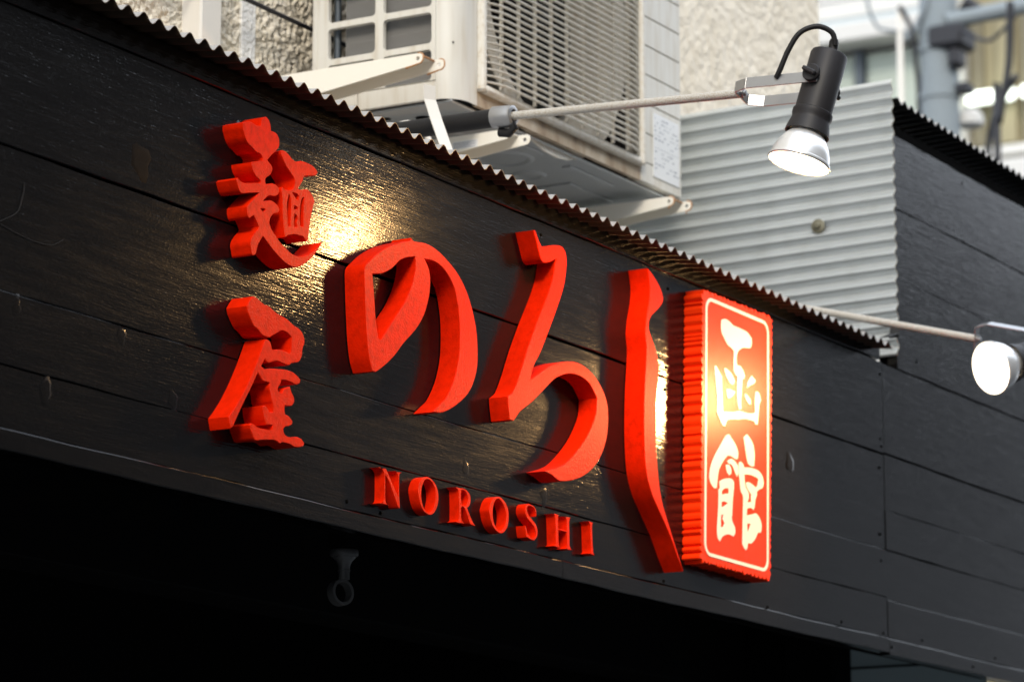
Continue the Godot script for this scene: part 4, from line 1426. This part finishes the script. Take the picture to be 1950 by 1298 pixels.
# Outlines in millimetres from each letter's lower left corner.
func outline_noodle() -> Array:
	return [Vector3(-0.5792, 2.6936, 0.038), [
		[ring([15,202.7, 22.8,206.6, 36,210.2, 44.9,209.2, 52,207.8, 64.5,209.6, 67.8,221.3, 78.4,227.5, 86.6,224.7, 91.2,218, 93.3,208, 102.3,208.5, 110.5,206.8, 116.1,200.7, 116.9,190.4, 113.8,184.5, 97.8,171.5, 84.6,159.7, 89.2,156.5, 96.5,153.5, 99.3,148.4, 95.9,140.9, 89.8,135.3, 82.7,131.2, 79.2,125.8, 80.8,120.4, 84.3,120.5, 98.3,124.9, 110.5,124.6, 117.7,121.5, 117.9,114.5, 111.9,108.5, 102.9,105.4, 91.8,104.4, 82.8,98.8, 74,91.3, 83.9,93.8, 95,96.9, 107.2,95.8, 116.4,91.9, 119.6,86.2, 115.7,81.8, 103.6,77.5, 94.7,68.7, 92.3,60.1, 98.1,52, 110.5,44, 122.9,36.1, 137.3,29.6, 136.7,30.5, 148.5,26.2, 162.2,22.9, 183.6,24.9, 203.2,31.6, 220.8,42.3, 234.5,53.5, 241.3,59.3, 237.5,52.4, 224.8,39.2, 207.3,24.6, 184,10, 166.5,4.4, 149,4.3, 133.4,7.8, 117.9,13.6, 102.4,20.9, 90.8,27.3, 83.1,31.8, 75.4,36.2, 70.6,30.1, 62.8,20.5, 59.1,11.7, 56.3,4.2, 49.4,-0, 46.4,1.1, 43.2,9.7, 41,17.3, 42.8,24.5, 50.5,34.1, 62.2,44.6, 63.7,48.4, 57.9,55.3, 49.7,63.9, 44.8,61.2, 38,56.3, 34,58.4, 30.8,65.7, 30.2,73.1, 41.2,83.5, 64.6,103, 40.8,97.6, 15.3,91.2, 9.3,94.5, 4.1,101.5, -0,109.5, 5.2,113.7, 10.6,110.2, 21.1,109, 38.7,112.3, 66,118.7, 66.8,122.5, 56,125.9, 47,132.1, 41.4,140.2, 40.4,146.1, 60.6,152.5, 70.4,155.4, 71.5,159.8, 69.3,162.4, 62.1,165.5, 55,164.9, 42.4,170.3, 31.7,173.6, 23.5,180.5, 18.9,188.7, 15.2,196]), ring([67.3,78.3, 80.3,80.6, 80.7,78, 76.4,74.8, 72.4,75.6])],
		[ring([121,181.8, 124.6,184.1, 134.6,184.8, 144.7,181.9, 155.9,176.5, 168.9,175.2, 178.9,179, 196.6,179.8, 213.5,178.8, 224.8,174.4, 227.7,170.8, 223.1,165.2, 212,161.8, 193.4,157.9, 187.9,154.6, 185.2,148.2, 178.9,140, 172,132.7, 179.1,131.9, 192,135.5, 201.3,136.9, 210.7,132.6, 217.4,126.7, 220,120.9, 215.8,112.6, 212.3,102.3, 211.5,101.5, 207.9,87.3, 205.2,73.3, 203.5,60.6, 201.7,53.6, 195.8,51.8, 188.8,57.6, 175,57.1, 163.3,56.4, 151.7,52.9, 144,50.8, 140.2,47.2, 135.4,46.8, 133.2,56.3, 130,71.1, 127.9,90.6, 126.1,110.1, 124.3,119.2, 126,123.9, 127.8,125.5, 137,123.1, 151.6,126.2, 158.8,130.9, 161.4,138.8, 160.3,145.9, 151,152.3, 139.8,159.3, 128.6,169.3, 122,177.3]), ring([142.7,107, 146.3,117.8, 149.3,115.1, 152.1,103.4, 151,82.1, 150.4,67.6, 145.6,66.6, 142.6,83.7, 141.3,100]), ring([179.7,109.3, 184.4,119.8, 188.9,121.3, 187.3,104.2, 187.4,74.1, 179.6,73.6, 177.8,88.8]), ring([155.9,122.6, 169.6,122.8, 173.6,120.3, 172.2,114.4, 166.9,113.8, 162.9,118]), ring([161.3,102.6, 169.1,102, 171.1,99.7, 166.3,97.5, 161.4,98.2]), ring([162.6,89.5, 169.4,87.6, 170.9,82.9, 167.7,77.8, 169.8,70.5, 164,68.2, 161.9,74.4])],
	]]

func outline_shop() -> Array:
	return [Vector3(-0.5888, 2.4073, 0.038), [
		[ring([43.4,203.7, 49.7,212.4, 58.8,221.6, 66.3,222.5, 75.7,220.5, 92.8,215.5, 102.3,215.6, 115.7,211.6, 131.1,207.3, 156.2,203.6, 177.6,196.5, 189.3,194.8, 199.2,189.4, 205.3,179.4, 204.5,171.6, 199.8,165.3, 199.1,154.2, 192.5,143.7, 182.8,139.3, 171.3,136.8, 161.7,131.4, 150.2,131.1, 131,132.7, 115.9,129.1, 105.5,125.7, 98.9,127.3, 96.5,130.7, 91.4,125, 86.3,118.2, 95.4,114.9, 112.4,118.2, 138.9,121.6, 158.1,123.2, 175.8,122.1, 188.2,118.4, 195.5,114.4, 193.6,108.3, 182.4,104.1, 168,105.8, 153.7,106.3, 141.6,104.9, 140.7,100.2, 135.7,94.8, 132.3,88.5, 136,85.1, 144.1,85.2, 150,92.5, 166.1,98.8, 170.4,91.2, 177.7,83.2, 178.9,76.4, 172.9,69.7, 162.8,67.2, 152.6,66.5, 151.8,60.7, 154,53, 165.2,51.3, 174.5,45.8, 173.6,40, 163.5,35.6, 155.5,33.8, 149.5,29.4, 150.6,23.9, 157.8,19.8, 168,19, 186.3,22.3, 200.7,21, 208.6,15.9, 206.1,10.3, 192.8,6.6, 180.6,5.4, 168.3,7.6, 156.1,8.1, 144,6.9, 141,4.2, 125.8,7.6, 105.9,5.3, 88.1,2.6, 78.3,0, 70.4,0.6, 64.3,7.5, 58.2,15.6, 56.4,21, 61.8,25, 71.7,23.3, 85.6,20.9, 107.5,21.9, 118.4,24.1, 119.2,30.5, 101.3,28.4, 96.1,36.1, 92.9,44.7, 90.7,55.6, 98.6,58, 106.7,53.6, 111.7,49.9, 119.7,51.7, 118.4,63.4, 115.3,67.5, 112,78.4, 107.8,86.8, 109.6,95.1, 99.6,95.2, 91.6,95, 85.5,99.1, 77.4,105.7, 67.9,91.7, 56.5,75.1, 41.4,54.7, 28.3,35.7, 15.3,15.8, 12.5,12.1, 5.9,8.3, 2.7,16.1, -0,25.2, 16.5,41.7, 33.4,61.3, 50.4,84.3, 57,94.5, 71.2,117.2, 90.7,152.9, 94.6,161.1, 102.7,162, 110.4,159.6, 114.4,150.5, 117.3,148.8, 132.5,151.5, 147.8,152.5, 164.2,150.9, 167,155.2, 168,177.3, 156.7,181.9, 141.3,182.9, 128,176.8, 114.8,170.1, 106.8,165.7, 93.2,165.7, 86.5,166.7, 77,172.1, 64.7,176.3, 54.2,186.3, 46.4,195.7])],
	]]

func outline_no() -> Array:
	return [Vector3(-0.2105, 2.5323, 0.038), [
		[ring([-0,204.3, 14.5,217.9, 43.9,238.6, 78.6,256.5, 119,271.4, 140.4,278, 144.4,283.2, 154.8,279.2, 191,283.2, 227.8,279.4, 265,267.1, 297.2,250.9, 324.3,227.8, 343.5,200.3, 357.3,168.8, 362.9,135.9, 361.9,101.9, 349.5,71.7, 330.7,49.1, 298.6,27.2, 266.9,11.2, 240.6,2.4, 214.5,-0, 235.3,14.5, 256.2,28.8, 282.4,63.5, 298.1,102.3, 302.2,136.6, 300.4,175.5, 292.1,207.7, 281.3,228.1, 254.5,248.3, 222.7,257.4, 187.1,256, 201.9,240.8, 206.3,219.5, 202.3,193.7, 187.1,160.5, 161.6,131.2, 121.1,99.5, 96.1,76.2, 66.4,54.9, 37,38, 27.1,37.6, 17.1,54.6, 9.2,85.3, 3.6,132.5, 0.4,174.8]), ring([24.6,198.8, 54.3,205.4, 84.2,219.3, 109.2,237.9, 129.5,246.6, 156.6,253.6, 157.8,235, 147.9,205.6, 125.3,171.1, 90.3,134.8, 65.7,108.7, 51,94, 43.5,96.7, 35.6,127.6, 30.1,167])],
	]]

func outline_ro() -> Array:
	return [Vector3(0.2551, 2.4756, 0.038), [
		[ring([92.4,437.9, 98.1,438.3, 116.9,417.3, 126.7,413.9, 158.2,423.5, 195.8,429, 210.1,419.2, 213.3,398.9, 203.8,359.5, 178.4,313.2, 145,261.8, 116.2,219.9, 91.7,191.3, 79.6,165.8, 107.9,179.8, 140.6,197.5, 182,213.1, 223.9,222.6, 266.2,224.8, 308.9,215.2, 343.3,195.7, 364.8,169.7, 368.8,136.7, 359.6,97.5, 333.2,60.3, 290,29.3, 239.1,9.9, 184.9,0, 156.2,6.6, 130.1,10.3, 197.5,30.7, 247.9,62.5, 290.6,99.8, 321.1,141.9, 325.7,171.9, 300.1,192.8, 266,201.8, 223.7,200.2, 173.6,184.5, 124.1,151.9, 83.5,125.2, 43.4,102.8, 21.2,83.4, 7.8,83.3, 2.3,104.4, -0,123.1, 19.7,135.1, 43.5,171.1, 67.6,215.6, 108.2,279.8, 141.2,327, 162.1,364, 170.5,392.6, 174.7,402.2, 149.7,390.7, 126.6,386.1, 116.8,392.4, 104.6,414.8])],
	]]

func outline_shi() -> Array:
	return [Vector3(0.7568, 2.3681, 0.042), [
		[ring([20.6,559.2, 36.3,553.3, 62.6,538.3, 78.3,523.6, 83.4,512, 77.9,501, 56.3,484.5, 34.9,470.6, 24.1,456.2, 23.8,441.2, 39.3,421.6, 54.7,399.4, 62.8,378.4, 59,348, 50.9,312, 49.2,272.2, 48.3,227.8, 53.8,184.4, 60.6,151, 70.5,123, 91,91.3, 116.8,55.3, 142.8,19.1, 156.3,0, 132.2,25.3, 101.1,63.2, 59.6,102, 28.8,132.1, 8.6,168.3, 1.2,216, -0,269.6, 4.1,329.1, 10.1,374.5, 12.7,404.6, 8,433.5, 13.7,464.2, 24.8,496.1, 28.5,526.8])],
	]]

func outline_en() -> Array:
	return [Vector3(-0.1327, 2.3621, 0.019), [
		[ring([0,59.5, 6.2,59.5, 12.4,59.1, 22.4,60.1, 25.5,58.2, 29.9,53.5, 42.6,39.9, 56.6,24.3, 60.9,20.2, 61.5,35.7, 60.7,49.1, 58.7,54.8, 54.9,58.3, 49.9,60.3, 56.1,60.2, 62.4,60.1, 72.3,60.4, 66.9,58.1, 64.4,54.3, 64.3,36.1, 65.3,16.1, 67.2,0.3, 63.8,0.2, 60.4,2.4, 42.8,26.5, 31.4,41, 22.5,49.1, 21.3,47, 21.8,30.3, 22.1,10.4, 24.4,4.7, 28.1,2.5, 34.1,0.9, 25.7,0.7, 18.2,0.7, 9.6,-0, 4,0.8, 12,2.4, 15.7,5.5, 17.5,9.8, 17.8,29.8, 17.6,46.4, 16.3,52.3, 13.7,55.3, 10,57.7, 5,58.7])],
	]]

func outline_oh() -> Array:
	return [Vector3(-0.0103, 2.3635, 0.019), [
		[ring([26.6,62.7, 36,63, 46.5,60.5, 55.9,55.6, 62.5,48.5, 66.4,39.2, 67,30.7, 65.1,21.8, 59.8,12.5, 51.7,4.7, 42.4,0.6, 34.2,0, 23.7,2.3, 14.4,7.8, 7.4,16.1, 2.6,27, -0,37, 1.9,44, 7,52.6, 15,58.9]), ring([31.3,59.3, 40.7,57.9, 48.9,53.5, 54.9,45.7, 56.7,36.7, 56.2,27.4, 52.8,17.7, 47,9, 38.8,4.3, 31.9,3.7, 22.5,7.7, 15.5,15.9, 11.9,25.8, 11.8,35.6, 14,44.4, 18.6,52.4, 24.4,57.1])],
	]]

func outline_ar() -> Array:
	return [Vector3(0.1109, 2.3623, 0.019), [
		[ring([-0,59.8, 7.2,59.7, 15.6,59.6, 24,60.7, 33.7,60.1, 42.2,57.2, 48.3,53, 50.5,46.5, 49.6,38.8, 46,33.4, 39.3,29.1, 44.8,22, 52.2,13.6, 59.5,6.4, 66.8,2, 58.3,1.9, 49.8,3.3, 43.7,11.9, 36.3,22.1, 30.3,28.1, 25.4,29.4, 21.2,29.4, 19.7,26.8, 19.7,12.5, 21.3,5.9, 25.6,3, 31,1.2, 20.8,0.9, 11.2,-0, 1,0.5, 6.4,1.8, 11.1,5.2, 12.3,11.6, 12.2,30.2, 11.5,45.6, 10.8,53, 8.4,57, 3.6,58.6]), ring([19.5,57, 25.3,58.4, 33.7,57, 40.4,52, 42.3,45.4, 39.9,37.6, 35.1,33.2, 27.8,31.3, 21.2,32.3, 19.3,43.6])],
	]]

func outline_oh_two() -> Array:
	return [Vector3(0.2235, 2.3617, 0.019), [
		[ring([30.4,62.7, 40.4,62.8, 51.7,59.2, 60.5,53.4, 66.9,44, 68.8,34, 67.5,23.1, 63.1,13, 54.3,4.9, 45.5,0.8, 35.5,0, 24.2,3.1, 14.3,9.4, 6.8,18.5, 2.4,28.1, -0,35.3, 3,43.3, 8,51.5, 17.9,59.2]), ring([32.9,58.9, 42.9,56.1, 51.7,49.7, 57.4,40.2, 59,30.3, 56.8,19.8, 51.8,11.6, 43,5.7, 34.2,4.9, 24.2,9.4, 16.7,17.9, 13.6,28.2, 14.2,38.4, 17.9,49, 24.1,56.2])],
	]]

func outline_es() -> Array:
	return [Vector3(0.3489, 2.3637, 0.019), [
		[ring([14,62.6, 23.1,62.1, 33.4,59.9, 38.6,56.1, 40.6,49.9, 40.6,43.4, 37.6,43.7, 37.3,49.5, 33.4,55.4, 25.7,58.6, 16.6,59.4, 10.1,57.5, 7.8,52.7, 8.8,47.7, 14,42.6, 24.3,36.8, 34.7,32.3, 41.2,26.7, 44.8,20.1, 44.7,12.3, 39.8,4.6, 32,0.1, 22.9,-0, 13.9,1.5, 4.9,2.6, 3,7.8, 1.1,14, 0,22.2, 3,22.2, 5.6,15.8, 10.1,9.3, 17.8,5.1, 26.8,3.7, 33.3,5.1, 37.2,10.1, 37.2,16.5, 33.3,23.1, 24.3,28.5, 14,32.9, 6.2,37.7, 1.1,43.5, 0.1,49.8, 2.4,56.5, 7.6,60.8])],
	]]

func outline_aitch() -> Array:
	return [Vector3(0.4491, 2.3611, 0.019), [
		[ring([0,59.2, 11.8,59.7, 26.6,59.4, 20.7,57.5, 19.2,55.5, 19.1,46.8, 19.4,34.5, 50.3,34.7, 50.3,43.5, 50.4,52.2, 48.2,56.3, 41.5,59.5, 50.4,59.5, 66.9,60.2, 61.6,56.9, 60.1,52, 60.7,30.2, 61.3,9.8, 64.2,5.1, 72.5,2.4, 60.5,1, 44.1,1.6, 50,4.1, 51.6,8.6, 51.4,21.7, 50.2,32.1, 20.5,32.1, 20.4,17.9, 21.1,6.4, 24.1,3.2, 31,1.1, 18.9,0, 2.7,1.7, 8.6,3.5, 10.8,6.6, 10.1,23.9, 9.1,41.9, 8.1,51.2, 5.9,56.7])],
	]]

func outline_eye() -> Array:
	return [Vector3(0.578, 2.3635, 0.019), [
		[ring([0,59.4, 9.2,59.5, 20.7,59.1, 17.6,56.1, 17.4,38.3, 18.8,20, 20.9,4.8, 27.8,0.1, 17.8,-0, 4.8,1.4, 11,3.6, 11.8,8.1, 10.5,30.1, 9.4,48.4, 8.4,54.2, 4.6,58.1])],
	]]

func outline_board() -> Array:
	return [Vector3(0.9902, 2.3938, 0.0412), [
		[ring([100.8,490.8, 117.9,495.9, 135.8,494.1, 153.7,489.2, 185.5,488.7, 217.5,486.2, 234.7,477.9, 236.2,467.9, 228,456.2, 198,452, 177.3,443.3, 167.9,433.5, 165.2,420.9, 167.2,411, 180.9,412.3, 192.1,407.1, 201.8,396.4, 198.3,388.7, 190.6,387.4, 187.1,363.5, 183.2,340.5, 185,326.6, 173.6,323.8, 167.3,338, 165.7,360, 168.8,388.9, 159.8,391.5, 151.9,398.3, 152.5,416.7, 154.4,437.3, 143.3,441.5, 125.4,445.5, 113.1,454.5, 101.4,464.6, 98.6,476.2])],
		[ring([68.4,394.4, 75,394.5, 88.1,385.6, 98.9,377.4, 99.6,353.4, 100.6,327.4, 103.7,308.8, 148.5,314.8, 175.8,321.1, 207.6,322, 239.9,326, 246.9,330.1, 246.2,350.5, 249.7,371.5, 259.9,373.2, 269.9,366.6, 273.3,356.8, 266,348.5, 262.1,328.4, 258.8,313.6, 257.7,306.2, 246.1,305.5, 241.6,309.9, 202.7,309, 166.2,302.4, 121.1,294.5, 109.5,279.7, 98.4,281, 83.3,294.7, 76,301.5, 77.4,319.7, 75.8,343.5, 72,362.9, 68.1,382.3])],
		[ring([109.7,395.3, 117.3,397, 141.8,390.5, 155.8,378.7, 152.5,372.1, 141.1,368.2, 127.8,374.1, 116.9,382.4])],
		[ring([117.5,356.3, 136.3,358.3, 157.9,356.7, 149.5,348.3, 129,338.4, 122.4,339.9])],
		[ring([233.1,401.6, 250.5,395.2, 246.5,388.4, 223.2,379.5, 211.6,373.1, 214.2,384.2])],
		[ring([199.7,360.4, 213.4,358.5, 226.9,351.5, 227.5,342.4, 217.4,341.8, 204,349.9])],
		[ring([125.9,267.1, 138.6,261.3, 157.6,249.6, 166.8,237.4, 165.5,225.7, 158.9,221.6, 137.5,224.5, 120.3,223.8, 100.8,210.6, 81.1,190.7, 74.2,170.7, 70.4,153, 59,151.1, 44.5,159, 39.4,171.5, 45.4,191.3, 62.8,214.7, 88.8,239.5, 110.7,260])],
		[ring([117.9,212.7, 135.2,219.8, 152.3,217.6, 165.9,210.3, 166.3,194.9, 160.1,187.3, 151.7,194.8, 139.1,207.5, 122,209.4])],
		[ring([111.2,204.5, 126.3,207.6, 134.6,200.1, 135.2,190.6, 126.5,185.5, 117.2,190])],
		[ring([82.6,168, 104,175.7, 134.1,180.8, 146,176.7, 146.5,165.2, 140.6,141.4, 136.2,108.3, 134.4,105.2, 136.7,96.9, 147.6,86.9, 148.9,75.6, 141.4,67, 118,68.9, 92.3,61, 81.5,50.2, 73.2,54.9, 70.2,67.7, 74.4,98.5, 78.1,125.6, 78.8,151.3, 84.8,155]), ring([92.7,150.3, 103.5,156.5, 122.8,160.1, 123.7,149.7, 103.2,146, 92.5,142.7]), ring([90.8,129.1, 102.8,131.1, 118.9,130, 100.3,120.9, 90.5,118.6]), ring([88,103.7, 98.6,104.5, 95.4,95.5, 102.4,87.8, 97.1,81.5, 85.6,78.7])],
		[ring([193,271.3, 208.6,279.5, 221.6,273.6, 236.6,261.2, 241.3,244.3, 238.7,219.6, 224.1,217.5, 209.8,221.3, 202.9,236.8, 196.9,255.4])],
		[ring([169.6,216.6, 178.4,220.2, 189.1,216.5, 192,210.7, 226.2,214.5, 257.1,213.4, 274.6,206.1, 280.8,193.2, 276,181.8, 260.2,175.8, 249,169.8, 248.7,162.6, 241.8,152.9, 236.9,136.7, 232.3,131.3, 221.4,133.8, 203.8,130.5, 201.2,116.7, 227.6,122, 245.3,125.8, 258.4,120.1, 268.9,105.9, 266.3,93.9, 261.8,89.5, 252.9,89.4, 239.2,75.1, 221.3,63.3, 206,62.4, 201.3,51.3, 194.7,46.7, 186.1,51.4, 180.7,56.5, 184.5,108.8, 187.1,151.5, 176.6,161.6, 172.8,180.4, 169.1,199.1]), ring([192.9,196.7, 217,199.6, 247.7,198.4, 257.4,195.9, 252.5,183.5, 246.1,177.2, 229.6,181.9, 209.9,184.1, 199.8,180.2, 205.1,171.3, 218,163.3, 223.6,161.2, 222.1,154.2, 223.1,145.6, 205.6,143.3, 212,152.8, 211.4,162.4, 198.6,172.3, 195.4,181.5]), ring([202.9,100.5, 219.1,102.2, 213.6,93.2, 203.6,82.3])],
	]]
